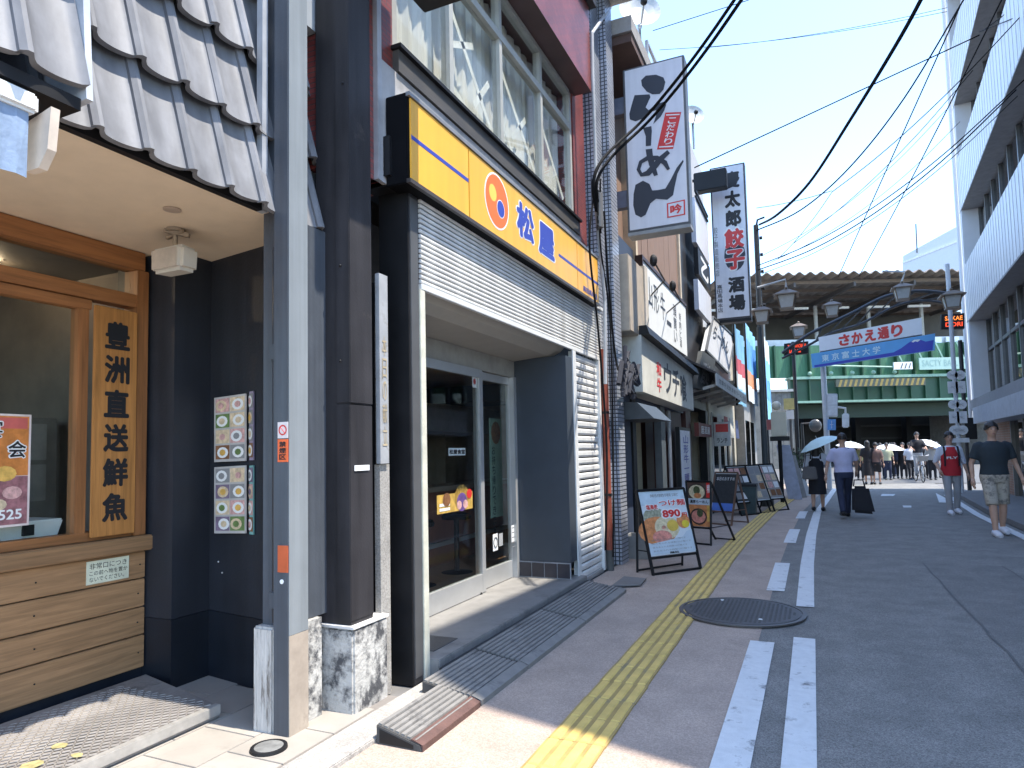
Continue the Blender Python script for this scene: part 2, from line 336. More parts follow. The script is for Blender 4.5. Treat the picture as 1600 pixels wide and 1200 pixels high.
# tactile blocks, each a piece of the pavement
pavement = bpy.data.objects['pavement']
tb = MB(); tb.box(-.149, .149, -.149, .149, 0, .010)
for k in range(4):
    x = -.111 + .074 * k; tb.hexa([(x - .025, -.142, .010), (x + .025, -.142, .010), (x + .025, .142, .010), (x - .025, .142, .010)], [(x - .019, -.136, .017), (x + .019, -.136, .017), (x + .019, .136, .017), (x - .019, .136, .017)])
proto = None
for i in range(66):
    y = .35 + .3 * i; x = -1.135 + bend(y) * .9 + max(0, (y - 11)) * .012
    if i == 0:
        proto = tb.build('tactile_block', M('tactile_groove', (.36, .25, .085), .8, noise=.25, scale=6, dirt=(.24, .19, .10), dscale=3, dth=.52, world=True), pavement); proto.data.materials.append(yellow); o = proto
        for f in proto.data.polygons: f.material_index = 0 if f.index < 6 else 1
    else:
        o = proto.copy(); COL.objects.link(o)
    o.location = (x + random.uniform(-.003, .003), y, .005 + random.uniform(-.001, .001)); o.rotation_euler = (0, 0, -math.atan((bend(y + .3) - bend(y)) / .3) + random.uniform(-.008, .008))
# manhole
mh = thing('manhole_cover', 'large round iron manhole cover let into the pink pavement beside the yellow tactile strip', 'manhole cover', (-.64, 6.22, .012))
mt = M('cast_iron', (.085, .078, .076), .55, metal=.4, noise=.25, scale=8, bump=.3, bscale=40)
MB().lathe((-.64, 6.22, .012), [(.53, 0), (.53, .012), (.50, .014), (.50, .008)], 48).build('rim', M('iron_rim', (.10, .09, .085), .5, metal=.4), mh)
MB().lathe((-.64, 6.22, .012), [(.485, 0), (.485, .013), (.47, .016)], 48).build('lid', mt, mh)
g = MB()
for i in range(-13, 14):
    for j in range(-13, 14):
        x, y = i * .036, j * .036
        if x * x + y * y < .19: g.box(-.64 + x - .010, -.64 + x + .010, 6.22 + y - .010, 6.22 + y + .010, .027, .032)
o = g.build('stud_pattern', mt, mh); o['kind'] = 'stuff'
for a in (-.33, .3): MB().lathe((-.64 + a * .6, 6.22 - a, .028), [(.016, 0), (.016, .007)], 10).build('plug', whitep, mh)

# ================================================================== RESTAURANT WITH THE TILED EAVE (left)
RX = -3.95
rest = thing('restaurant', 'timber fronted fish restaurant under a steep grey tiled eave at the left', 'restaurant', (RX, 2.0, 0))
box('wall', RX - .3, RX - .06, 2.955, 3.6, 0, 6, darkw, rest)
box('pier', RX - .3, -3.72, 2.975, 3.262, .45, 2.81, darkw, rest)
box('pier_base', RX - .3, -3.716, 2.972, 3.262, .0, .447, darkw2, rest)
# return wall towards the street (turned slightly as built), dado below
def skew(x0, x1, z0, z1, off, th=.2):
    yl = lambda x: 3.262 + (x + 3.72) * (-.16) - off
    return MB().hexa([(x0, yl(x0), z0), (x1, yl(x1), z0), (x1, yl(x1) + th, z0), (x0, yl(x0) + th, z0)], [(x0, yl(x0), z1), (x1, yl(x1), z1), (x1, yl(x1) + th, z1), (x0, yl(x0) + th, z1)])
skew(-3.95, -2.62, .45, 2.811, 0).build('side_wall', darkw, rest); skew(-3.95, -2.62, 0, .447, .004).build('side_wall_base', darkw2, rest)
for pp in (pY(350, 876, 3.2), pY(356, 893, 3.2)): MB().ball(pp + Vector((0, -.045, 0)), .006).build('screw', alu, rest)
# timber front: planks
zz = [.14, .345, .52, .70, .875]
for a, b in zip(zz, zz[1:]):
    box('plank', RX - .05, RX - .002 + random.uniform(-.004, .004), .2, 2.965, a + .004, b - .004, woodp, rest, bevel=.004)
for z in (.24, .43, .61, .79):
    for y in (2.92, 2.3): MB().ball((RX + .003, y + random.uniform(-.01, .01), z), .005, m=4, n=6).build('nail', black, rest)
box('plinth', RX - .12, RX - .035, .2, 2.97, 0, .138, darkw2, rest)
box('counter_sill', RX - .3, RX + .05, .2, 2.985, .88, .975, woodp, rest, bevel=.008)
box('head_beam', RX - .12, RX + .01, .2, 2.93, 2.69, 2.808, woodb, rest, bevel=.004)
box('transom', RX - .1, RX + .0, .2, 2.95, 2.44, 2.525, woodb, rest, bevel=.004)
box('lower_transom', RX - .1, RX - .02, .2, 2.60, 2.375, 2.435, woodb, rest, bevel=.004)
box('jamb', RX - .12, RX + .012, 2.875, 2.955, .977, 2.69, woodv, rest, bevel=.004)
box('mullion', RX - .1, RX - .02, 2.52, 2.585, .977, 2.375, woodv, rest, bevel=.004)
box('bottom_rail', RX - .1, RX - .012, .2, 2.875, .977, 1.03, woodb, rest, bevel=.003)
box('window_pane', RX - .065, RX - .059, .2, 2.52, 1.03, 2.375, gl_shop, rest); box('transom_pane', RX - .065, RX - .059, .2, 2.875, 2.525, 2.69, gl_shop, rest)
# soffit and eave board
g = MB(); g.box(RX - .1, -2.70, .2, 3.45, 2.812, 2.86); g.build('soffit', cream, rest)
box('eave_board', -2.70, -2.66, .2, 2.66, 2.79, 2.87, black, rest)
# roof deck behind the tiles (steep mansard) and upper wall
EX, EZ, DX, DZ = -2.66, 2.78, .055, .435
g = MB(); g.prism([(EX - .05, .2, EZ + .06), (EX - .05 - DX * 6, .2, EZ + DZ * 6), (EX - .4 - DX * 6, .2, EZ + DZ * 6), (EX - .6, .2, EZ + .08)], (0, 2.95, 0)); g.build('roof_deck', black, rest)
def tile_mesh(wd=.222):
    N = 14; mb = MB(); n = Vector((DZ, 0, DX)).normalized(); d = Vector((-DX, 0, DZ)).normalized(); L = math.hypot(DX, DZ) + .09
    def h(t): return .034 * math.exp(-((t - .11) / .105) ** 2) - .026 * math.sin(math.pi * min(1, max(0, (t - .15) / .85))) ** .8 + .012 * (t > .95)
    for a, lift, in ((0, .085), (L, .004)):
        for th in (0, -.030):
            for i in range(N + 1):
                t = i / N; p = d * a + n * (lift + h(t) + th); mb.v.append((p.x, t * (wd + .012), p.z))
    k = N + 1
    for i in range(N):
        mb.f += [(i, i + 1, 2 * k + i + 1, 2 * k + i), (k + i + 1, k + i, 3 * k + i, 3 * k + i + 1), (i + 1, i, k + i, k + i + 1)]
    mb.f += [(0, 2 * k, 3 * k, k), (N, k + N, 3 * k + N, 2 * k + N)]
    return mb
box('upper_wall', -3.9, -3.62, .2, 3.6, 2.9, 9, darkw, rest); sdg = M('grey_siding', (.30, .32, .34), .5, noise=.05)
for k in range(9): box('siding_board', -2.80, -2.66, 2.90, 3.2, 4.05 + .24 * k, 4.28 + .24 * k, sdg, rest)
tproto = None
for r in range(6):
    for c in range(12):
        y = .56 + c * .222 - (.0 if r % 2 == 0 else 0)
        if y > 3.05: continue
        if tproto is None:
            tproto = tile_mesh().build('roof_tile', rooft, rest, smooth=True, org=(0, 0, 0)); o = tproto
        else: o = tproto.copy(); COL.objects.link(o)
        og = ORG[rest]; o.location = Vector((EX - DX * r + random.uniform(-.004, .004), y, EZ + DZ * r + random.uniform(-.005, .005))) - og
# nearer eave that steps forward, with a pale cheek board
for r in range(3):
    for c in range(4):
        o = tproto.copy(); COL.objects.link(o); o.location = Vector((-2.40 - DX * r, 1.475 - .222 * (c + 1), 2.79 + DZ * r)) - ORG[rest]
g = MB(); g.prism([(-2.66, 1.49, 2.74), (-2.33, 1.49, 2.76), (-2.42, 1.49, 3.9), (-2.66, 1.49, 3.9)], (0, .025, 0)); g.build('cheek_board', M('pale_blue_trim', (.42, .45, .49), .4), rest)
box('front_soffit', -2.72, -2.36, .2, 1.49, 2.72, 2.765, black, rest)
g = MB(); g.box(-2.70, -2.66, 2.66, 2.70, 2.79, 5.2); g.build('barge_trim', M('pale_trim', (.33, .34, .36), .4), rest)
MB().lathe(tuple(pZ(269, 327, 2.809)), [(.045, 0), (.045, -.006), (.03, -.008)][::-1], 20).build('downlight', M('downlight_trim', (.42, .32, .24), .5), rest)

# things on and in the restaurant
kb = thing('sign_board', 'tall orange wooden board with six black brush characters beside the restaurant window', 'sign', (RX + .03, 2.72, 1.0))
box('board', RX + .012, RX + .035, 2.585, 2.862, 1.0, 2.40, kanb, kb, bevel=.004)
vtext('豊洲直送鮮魚', (RX + .037, 2.645, 2.335), (0, .165, 0), (0, 0, -1.27), ink, kb, bold=.04, gap=.18)
nt_ = thing('notice', 'small cream notice with three lines of small text on the timber planks', 'notice', (RX + .005, 2.71, .8))
a0, a1, a2, a3 = (pX(135, 915, RX + .004), pX(201, 906, RX + .004), pX(201, 868, RX + .004), pX(135, 877, RX + .004))
box('plate', RX - .001, RX + .004, a0.y, a1.y, a0.z, a2.z, M('notice_cream', (.62, .62, .46), .6), nt_)
wN, hN = a1.y - a0.y, a2.z - a0.z
for i, (tx, sx, hh) in enumerate((('非常口につき', .88, .26), ('この前へ物を置か', .9, .20), ('ないでください。', .82, .20))):
    text(tx, (RX + .0055, a0.y + wN * .06, a0.z + hN * (.64 - .27 * i)), (0, wN * sx, 0), (0, 0, hN * hh), ink, nt_, .01)
# banquet poster on the glass
bp_ = thing('banquet_poster', 'orange banquet poster with white edged black characters hung in the restaurant window', 'poster', (RX - .04, 1.9, 1.1))
y1 = pX(48, 700, RX - .04).y; zt = pX(48, 648, RX - .04).z; zb = pX(48, 820, RX - .04).z
box('sheet', RX - .045, RX - .04, y1 - .46, y1, zb, zt, M('poster_edge_white', (.7, .6, .56), .5), bp_)
X_ = RX - .0385
pp_or = M('poster_orange', (.62, .22, .05), .5, noise=.35, scale=9); pp_br = M('poster_plum', (.30, .13, .14), .5, noise=.5, scale=22)
pp_yl = M('poster_yellow', (.70, .42, .10), .5, noise=.35, scale=14); pp_pk = M('poster_pink', (.62, .36, .33), .5, noise=.4, scale=30); pp_gn = M('poster_green', (.14, .22, .07), .5, noise=.4, scale=20)
pp_cr = M('food_cream', (.66, .52, .34), .5, noise=.3, scale=30); pp_bn = M('food_brown', (.22, .10, .045), .5, noise=.5, scale=30)
hP = zt - zb
box('panel', X_ - .001, X_, y1 - .45, y1 - .012, zb + .45 * hP, zt - .012, pp_or, bp_); box('panel', X_ - .001, X_, y1 - .45, y1 - .012, zb + .012, zb + .445 * hP, pp_br, bp_)
box('panel', X_, X_ + .0006, y1 - .16, y1 - .02, zt - .08, zt - .02, M('poster_red', (.55, .12, .10), .5, noise=.2), bp_)
for i, (dy, dz, r, mm) in enumerate(((.30, .42, .07, pp_cr), (.13, .47, .06, pp_yl), (.25, .27, .065, pp_cr), (.09, .30, .05, pp_pk), (.36, .22, .05, pp_bn), (.16, .20, .045, pp_cr))):
    MB().quad(*[(X_ + .001 + i * .0002, y1 - dy + r * math.cos(t * .5236), zb + hP * dz + r * .7 * math.sin(t * .5236)) for t in range(12)]).build('dish_picture', mm, bp_)
for ch, dy, dz in (('宴', .245, .78), ('会', .125, .60)):
    text(ch, (X_ + .003, y1 - dy, zb + hP * dz), (0, .105, 0), (0, 0, .105), whitep, bp_, .06); text(ch, (X_ + .0042, y1 - dy + .008, zb + hP * dz + .006), (0, .09, 0), (0, 0, .092), ink, bp_, .02)
text('2525', (X_ + .003, y1 - .20, zb + .04), (0, .16, 0), (0, 0, .055), whitep, bp_, .02)
# interior seen through the window
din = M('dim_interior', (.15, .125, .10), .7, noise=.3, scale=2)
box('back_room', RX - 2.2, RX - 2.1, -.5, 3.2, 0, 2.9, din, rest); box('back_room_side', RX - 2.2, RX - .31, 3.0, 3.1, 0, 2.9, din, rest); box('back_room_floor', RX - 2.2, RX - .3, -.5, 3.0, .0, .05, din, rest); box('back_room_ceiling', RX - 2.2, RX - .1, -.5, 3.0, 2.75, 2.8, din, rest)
cab = thing('drawer_cabinet', 'grey kitchen cabinet with four drawers behind the restaurant window', 'cabinet', (RX - .75, 2.4, 0))
box('carcass', RX - 1.0, RX - .75, 2.0, 2.85, .2, 1.75, M('cabinet_grey', (.17, .15, .13), .5), cab)
for i in range(2):
    for j in range(2):
        d = box('drawer', RX - .75, RX - .735, 2.06 + .38 * i, 2.40 + .38 * i, 1.20 + .27 * j, 1.44 + .27 * j, M('drawer_grey', (.26, .235, .21), .45), cab, bevel=.004)
        box('handle', RX - .735, RX - .728, 2.19 + .38 * i, 2.28 + .38 * i, 1.27 + .27 * j, 1.38 + .27 * j, black, d)
for k in range(3): box('wall_shelf', RX - 2.05, RX - 1.75, .2, 2.9, 1.0 + .45 * k, 1.03 + .45 * k, woodp, rest)
for k in range(9):
    yb_ = 1.3 + .17 * k; zb0 = 1.032 + .45 * (k % 3); hb_ = .2 + .05 * (k % 2)
    tag(MB().lathe((RX - 1.9, yb_, zb0), [(.04, 0), (.042, hb_ * .6), (.016, hb_ * .78), (.016, hb_)], 12).build('bottle', (M('bottle_brown', (.10, .05, .02), .2), M('bottle_green', (.04, .09, .05), .2), M('bottle_pale', (.4, .4, .36), .3))[k % 3], None, smooth=True, org=(RX - 1.9, yb_, zb0)), '%s %s bottle on the %s wall shelf inside the fish restaurant' % (('leftmost', 'middle', 'rightmost')[k // 3], ('brown', 'green', 'pale')[k % 3], ('lowest', 'middle', 'highest')[k % 3]), 'bottle', 'bottles on the restaurant shelves')
bw = thing('steel_tray', 'white tray standing on the sill inside the restaurant window', 'tray', (RX - .3, 2.3, .98))
MB().hexa([(RX - .42, 2.12, .98), (RX - .16, 2.12, .98), (RX - .16, 2.50, .98), (RX - .42, 2.50, .98)], [(RX - .45, 2.09, 1.12), (RX - .13, 2.09, 1.12), (RX - .13, 2.53, 1.12), (RX - .45, 2.53, 1.12)]).build('tub', white, bw, bevel=.01)
box('handle', RX - .14, RX - .125, 2.3, 2.36, 1.04, 1.10, black, bw)
lp = pX(8, 385, RX - .7)
pl_ = bpy.data.lights.new('lamp_light', 'POINT'); pl_.energy = 14; pl_.color = (1, .72, .45); pl_.shadow_soft_size = .05; plo = bpy.data.objects.new('lamp_light', pl_); COL.objects.link(plo); plo.location = (lp.x - .1, lp.y, lp.z - .06)
la = thing('ceiling_lamp', 'small warm glowing lamp inside the restaurant behind the upper pane', 'lamp', lp)
MB().ball(lp, .03).build('bulb', M('lamp_glow', (1, .6, .25), emit=6, noise=0), la); MB().cyl(lp + Vector((0, 0, .03)), (lp.x, lp.y, 2.75), .012).build('stem', black, la)
# speaker below the soffit
sp_c = pY(257, 404, 2.62)
spk = thing('wall_speaker', 'cream box speaker hanging on a bracket from the restaurant soffit', 'speaker', (sp_c.x, sp_c.y, 2.81))
y0, y1, wS, hS = 2.62, 2.76, .125, .078
MB().hexa([(sp_c.x - wS, y0, sp_c.z - hS * .95), (sp_c.x + wS, y0, sp_c.z - hS * .95), (sp_c.x + wS * .9, y1, sp_c.z - hS * .85), (sp_c.x - wS * .9, y1, sp_c.z - hS * .85)],
          [(sp_c.x - wS * 1.08, y0, sp_c.z + hS), (sp_c.x + wS * 1.08, y0, sp_c.z + hS), (sp_c.x + wS, y1, sp_c.z + hS * .9), (sp_c.x - wS, y1, sp_c.z + hS * .9)]).build('cabinet', offw, spk, bevel=.022)
box('grille', sp_c.x - wS * .8, sp_c.x + wS * .8, y0 - .006, y0 - .001, sp_c.z - hS * .7, sp_c.z + hS * .72, M('speaker_grille', (.50, .42, .34), .6, bump=.3, bscale=300), spk)
g = MB(); yc = y0 + .07; g.cyl((sp_c.x, yc, sp_c.z + hS * .9), (sp_c.x, yc, 2.805), .014); g.bar((sp_c.x - .05, yc - .03, 2.80), (sp_c.x + .08, yc + .03, 2.765), .024); g.bar((sp_c.x - .07, yc, 2.765), (sp_c.x + .06, yc, 2.785), .018); g.lathe((sp_c.x, yc, 2.792), [(.05, 0), (.05, .018)], 14); g.build('bracket', M('bracket_steel', (.35, .28, .2), .5, metal=.3), spk)
# menu sheets on the return wall
def menu(x0, x1, y0p, y1p, label, seed, frame):
    pa, pb, pc, pd = [pY(x, y, Y) for x, y, Y in ((x0, y1p[0], 3.222), (x1, y1p[1], 3.18), (x1, y0p[1], 3.18), (x0, y0p[0], 3.222))]
    def W(u, v, o=.0):
        q = pa.lerp(pb, u).lerp(pd.lerp(pc, u), v); return q + Vector((0, -.012 - o, 0))
    t = thing('menu_sheet', label, 'menu', W(.5, .0), 'menu sheets on the dark return wall')
    MB().hexa([W(0, 0), W(1, 0), W(1, 0, -.01), W(0, 0, -.01)], [W(0, 1), W(1, 1), W(1, 1, -.01), W(0, 1, -.01)]).build('sheet', frame, t)
    rr = random.Random(seed); n = 2 if x1 - x0 > 20 else 1
    cols = [pp_cr, pp_bn, pp_yl, pp_pk, gr_print, pp_gn, M('menu_plum', (.2, .15, .22), .5, noise=.4, scale=20)]
    for i in range(n):
        for j in range(4):
            u0, v0 = .05 + i * .94 / n, .04 + j * .24
            MB().quad(W(u0, v0, .001), W(u0 + .9 / n, v0, .001), W(u0 + .9 / n, v0 + .21, .001), W(u0, v0 + .21, .001)).build('picture', rr.choice(cols), t)
            cu, cv = u0 + .45 / n + rr.uniform(-.05, .05), v0 + .10
            MB().quad(*[W(cu + .36 / n * math.cos(k * .5236), cv + .085 * math.sin(k * .5236), .002) for k in range(12)]).build('plate_picture', rr.choice([whitep, pp_cr, whitep]), t)
            MB().quad(*[W(cu + .2 / n * math.cos(k * .785), cv + .05 * math.sin(k * .785), .003) for k in range(8)]).build('food_picture', rr.choice(cols), t)
mfr = M('menu_frame', (.48, .46, .44), .5)
menu(337, 386, (622, 615), (722, 720), 'upper menu sheet of brown dish pictures on the dark return wall', 1, mfr)
menu(337, 386, (730, 727), (833, 833), 'lower menu sheet of dish pictures with white rim on the dark return wall', 2, mfr)
menu(388, 398, (613, 611), (719, 719), 'narrow purple menu strip half hidden by the grey post', 3, M('menu_violet', (.36, .30, .42), .5))
menu(388, 398, (728, 727), (834, 835), 'narrow turquoise menu strip half hidden by the grey post', 4, M('menu_teal', (.22, .48, .46), .5))
# blue cloth and its cassette at the top left
cl = thing('cloth_blind', 'blue cloth blind rolled out of a white cassette at the top left edge', 'blind', (-2.45, 1.2, 2.4))
Xc = -2.40
ca, cb_, cc = pX(49, 178, Xc), pX(36, 215, Xc), pX(36, 286, Xc)
box('cassette', Xc - .07, Xc + .05, .3, ca.y, ca.z - .015, ca.z + .055, white, cl, bevel=.012)
g = MB()
for i in range(24):
    a, b = .4 + (cb_.y - .4) * i / 24, .4 + (cb_.y - .4) * (i + 1) / 24; f_ = lambda y: .006 * math.sin(y * 60)
    g.quad((Xc + .03 + f_(a), a, cc.z + .012), (Xc + .03 + f_(b), b, cc.z + .012), (Xc + .03 + f_(b) * .3, b, ca.z), (Xc + .03 + f_(a) * .3, a, ca.z))
g.build('cloth', M('blue_cloth', (.20, .27, .38), .75, noise=.2, scale=9, bump=.3, bscale=40), cl)
bo = [pY(44, 190, 1.36), pY(80, 166, 1.36), pY(74, 232, 1.36), pY(60, 262, 1.36), pY(40, 268, 1.36)]
g = MB(); g.prism(bo, (0, .03, 0)); g.build('end_board', M('beige_board', (.55, .46, .37), .6), cl)
# checker plate ramp
mat_ = thing('checker_plate', 'worn steel checker plate platform with traces of yellow paint below the timber front', 'platform', (-3.45, 1.8, 0))
plate = M('worn_plate', (.30, .275, .25), .55, metal=.25, noise=.25, scale=6, bump=.5, bscale=40, dirt=(.14, .13, .12), dscale=3, dth=.54)
MB().hexa([(-3.90, .6, .03), (-3.06, .6, .03), (-3.06, 2.76, .03), (-3.90, 2.95, .03)], [(-3.90, .6, .105), (-3.085, .6, .095), (-3.085, 2.75, .095), (-3.90, 2.94, .105)]).build('plate', plate, mat_)
box('edge_strip', -3.085, -3.045, .6, 2.755, .045, .10, M('worn_aluminium', (.42, .40, .37), .45, metal=.4, noise=.2, scale=10), mat_, bevel=.004)
g = MB()
for i in range(26):
    for j in range(70):
        x, y = -3.84 + i * .03, .9 + j * .0265
        if y > 2.72 + (-3.08 - x) * .19: continue
        s_ = .011 * (1 if (i + j) % 2 else -1); g.prism([(x - .012, y - s_, .102), (x - .004, y - s_ - .004, .102), (x + .012, y + s_, .102), (x + .004, y + s_ + .004, .102)], (0, 0, .004))
o = g.build('raised_pattern', M('plate_bars', (.36, .33, .30), .5, metal=.25, noise=.3, scale=5), mat_); o['kind'] = 'stuff'
for (px, py, sx, sy) in ((92, 1165, .06, .05), (50, 1195, .07, .06), (120, 1180, .05, .03)):
    c = pZ(px, py, .1075); MB().quad(*[(c.x + sx * .7 * math.cos(k * .7) * (.7 + .4 * random.random()), c.y + sy * .8 * math.sin(k * .7) * (.7 + .4 * random.random()), .1075) for k in range(9)]).build('paint_patch', M('old_yellow', (.36, .31, .14), .7, noise=.4, scale=20), mat_)
# tiled threshold: tiles are pieces of the floor
thr = struct('tile_floor', MB().box(-4.1, -2.31, -1, 3.4, -.01, .016), grout)
tp = None
for i in range(5):
    for j in range(11):
        x, y = -2.32 - .36 * (i + 1), 3.18 - .36 * (j + 1) + (.18 if i % 2 else 0)
        if tp is None: tp = MB().box(.003, .357, .003, .357, .0, .022).build('floor_tile', tilef, thr, bevel=.002, org=(0, 0, 0)); o = tp
        else: o = tp.copy(); COL.objects.link(o)
        o.location = (x, y, random.uniform(.0, .0015))
struct('kerb_strip', MB().box(-2.30, -2.08, -1, 3.72, -.01, .030), conc, bevel=.006)

# posts between the two shops
pb1, pb2, pb3 = pZ(451, 1160), pZ(477, 1141), pZ(432, 1152)
post = thing('steel_post', 'square grey steel post with a street side coloured sunlit pale and tan bare foot', 'post', (pb1.x, pb1.y, 0))
PX0, PX1, PY0, PY1 = pb1.x - .105, pb1.x, pb1.y, pb1.y + .15
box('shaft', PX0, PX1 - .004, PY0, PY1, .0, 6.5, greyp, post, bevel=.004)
box('sunlit_face', PX1 - .004, PX1, PY0 + .004, PY1 - .004, .53, 6.5, sunlit_grey, post); box('bare_foot', PX1 - .004, PX1 + .001, PY0 + .004, PY1 - .004, .02, .528, tan, post)  # thin paler sheet puts the sunlit street side into the colour
def sticker(x0, y0, x1, y1, mat, label, marks=None):
    a, b = pY(x0, y1, PY0 - .002), pY(x1, y0, PY0 - .002)
    t = thing('sticker', label, 'sticker', (a.x, PY0, a.z)); box('sheet', a.x, b.x, PY0 - .003, PY0, a.z, b.z, mat, t); return t, a, b
t, a, b = sticker(434, 659, 450, 685, M('sticker_white', (.7, .62, .6), .4), 'small white sticker with a red no smoking mark on the grey post')
c = (a + b) / 2; rr = (b.x - a.x) * .4
g = MB()
for k in range(16):
    a0, a1 = k * .3927, (k + 1) * .3927
    g.quad(*[(c.x + q * math.cos(h), PY0 - .004, c.z + q * math.sin(h)) for q, h in ((rr, a0), (rr, a1), (rr * .72, a1), (rr * .72, a0))])
g.bar((c.x - rr * .6, PY0 - .004, c.z + rr * .6), (c.x + rr * .6, PY0 - .004, c.z - rr * .6), .004, .002); g.build('mark', red, t)
t, a, b = sticker(434, 686, 450, 722, M('sticker_orange', (.80, .13, .03), .4), 'orange sticker with black characters under the no smoking sticker on the grey post')
vtext('禁煙区', (a.x + .012, PY0 - .0045, b.z - .01), (b.x - a.x - .024, 0, 0), (0, 0, a.z - b.z + .02), ink, t, .03)
sticker(434, 853, 450, 894, M('sticker_rust', (.52, .10, .03), .5, noise=.2), 'plain rust orange sticker low on the grey post')
a = pY(440, 909, PY0 - .003); tag(MB().cyl((a.x, PY0 - .004, a.z), (a.x, PY0, a.z), .012, 14).build('round_sticker', whitep), 'tiny round white sticker below the rust orange one on the grey post', 'sticker')
# second post behind with stone foot
q1, q2 = pZ(389, 1150), pZ(431, 1157)
post2 = thing('grey_post', 'flat grey blue post with a conduit down its face and white streaked foot', 'post', (q1.x, q1.y, 0))
box('shaft', q1.x + .02, PX0 - .004, q1.y + .07, q1.y + .25, .5, 6.5, greyp, post2, bevel=.004)
box('foot', q1.x, PX0 - .006, q1.y + .02, q1.y + .27, .0, .56, stone_s, post2, bevel=.012)
g = MB(); g.tube([(PX0 - .028, q1.y + .055, .58), (PX0 - .028, q1.y + .055, 2.6)], .012); g.build('conduit', M('conduit_black', (.02, .022, .028), .4), post2)
for zc in (.70, 2.02): box('junction_box', PX0 - .052, PX0 - .006, q1.y + .035, q1.y + .069, zc - .045, zc + .045, greyp, post2, bevel=.006)
# drain plate at the foot
dc = pZ(420, 1168, .03)
dp = thing('drain', 'small oval metal drain cover lying at the foot of the grey post', 'drain', (dc.x, dc.y, .02))
MB().lathe(dc, [(.075, 0), (.076, .005), (.066, .008), (.03, .009)], 24).build('cap', M('dull_zinc', (.20, .20, .19), .6, metal=.2, noise=.3, scale=20), dp); MB().lathe(dc, [(.09, -.01), (.088, .006), (.08, .007)], 24).build('ring', black, dp)
# wall between post and dark column
link = thing('link_wall', 'narrow grey blue wall with worn white foot between post and dark column', 'wall', (-2.62, 2.9, 0))
box('wall', -2.75, -2.58, 2.86, 3.10, .56, 2.78, greyp, link); box('foot', -2.75, -2.55, 2.86, 3.0, 0, .557, stone_w, link)
# dark steel column on worn stone
c0 = pZ(553, 1124); 
dcx1 = c0.x - .02; dcy0 = c0.y + .01
col = thing('column', 'dark brown steel clad column on a worn white stone base', 'column', (c0.x, c0.y, 0))
box('street_panel', dcx1 - .10, dcx1, dcy0, dcy0 + .215, 1.755, 6.5, dcol, col, bevel=.004, label='upper dark panel of the column above the joint'); box('street_panel', dcx1 - .10, dcx1 - .004, dcy0, dcy0 + .215, .52, 1.75, dcol, col, bevel=.004, label='lower dark panel of the column below the joint')
box('shaft', dcx1 - .25, dcx1 - .008, dcy0 + .008, dcy0 + .21, .50, 6.5, dcol, col)
box('base', dcx1 - .27, c0.x, c0.y, c0.y + .33, 0, .485, stone_w, col, bevel=.012); box('base_cap', dcx1 - .275, c0.x + .006, c0.y - .006, c0.y + .335, .485, .50, M('white_cement', (.62, .6, .57), .8, bump=.3), col)
for (px, py) in ((532, 415), (532, 564), (536, 130)):
    a = pY(px, py, dcy0); MB().ball((a.x, dcy0 - .002, a.z), .008).build('bolt', black, col)
a = pX(566, 731, dcx1 + .002); box('paper_scrap', dcx1, dcx1 + .002, a.y - .07, a.y + .07, a.z - .016, a.z + .016, whitep, col, bevel=.0)
# thin notice board edge
ns = thing('narrow_board', 'narrow white printed board squeezed between the dark column and black pilaster', 'board', (-2.42, 3.5, 1.5))
a, b = pX(584, 720, -2.42), pX(603, 412, -2.42)
box('board', -2.43, -2.40, 3.36, 3.45, 1.40, 2.58, M('board_white', (.33, .335, .34), .5, dirt=(.24, .23, .20), dscale=8, dth=.55), ns)
vtext('本日の献立', (-2.398, 3.385, 2.2), (0, .045, 0), (0, 0, -.7), M('faded_brown', (.42, .34, .22), .6), ns, .01)
box('grey_strip', -2.46, -2.42, 3.38, 3.48, 0.0, 1.395, conc, ns)

# ================================================================== SHOP WITH THE YELLOW SIGN
FX = -2.35
redb = brick('red_brick_tile', (.27, .055, .045), (.20, .042, .038), (.10, .06, .055), .108, .034, .004, .38, bump=.5)
mats_w = M('window_frame_grey', (.42, .42, .38), .45, metal=.2, noise=.12)
shop = thing('yellow_shop', 'closed restaurant shop front under a yellow box sign with red tiled upper floor', 'shop', (FX, 5.5, 0))
UX = -2.46
box('brick_wall', UX - .3, UX, 3.1, 3.62, 3.2, 8.5, redb, shop); box('brick_pier', UX - .3, UX - .0, 7.42, 7.85, 3.3, 8.5, redb, shop)
box('brick_band', UX - .3, UX + .22, 3.66, 7.50, 5.78, 6.85, redb, shop, label='projecting red tile band above the windows'); box('band_top', UX - .3, UX + .30, 3.6, 7.56, 6.853, 7.1, dcol, shop); box('brick_top', UX - .3, UX + .02, 3.6, 7.5, 7.103, 9, redb, shop)
box('sill_beam', UX - .2, UX + .05, 3.62, 7.44, 4.02, 4.17, M('dark_sill', (.07, .065, .06), .5), shop); box('sill', UX - .15, UX + .08, 3.6, 7.44, 4.173, 4.20, black, shop)
box('fascia', UX - .1, UX + .03, 3.45, 7.5, 3.2, 4.015, M('grey_fascia', (.40, .39, .39), .5, dirt=(.28, .27, .26), dscale=2), shop)
box('side_strip', UX - .1, UX + .035, 3.40, 3.445, 3.2, 5.6, M('pale_strip', (.42, .42, .43), .4, metal=.3), shop)
mul = [3.66, 4.46, 5.40, 6.42, 7.36]
for y in mul: box('mullion', UX - .09, UX - .01, y - .03, y + .03, 4.20, 5.76, mats_w, shop)
box('window_transom', UX - .085, UX - .004, 3.69, 7.33, 5.28, 5.35, mats_w, shop); box('window_head', UX - .085, UX - .004, 3.69, 7.33, 5.72, 5.775, mats_w, shop); box('window_foot', UX - .085, UX - .004, 3.69, 7.33, 4.203, 4.245, mats_w, shop)
box('upper_room', UX - 3, UX - .5, 3.6, 7.6, 3.2, 9, din, shop)
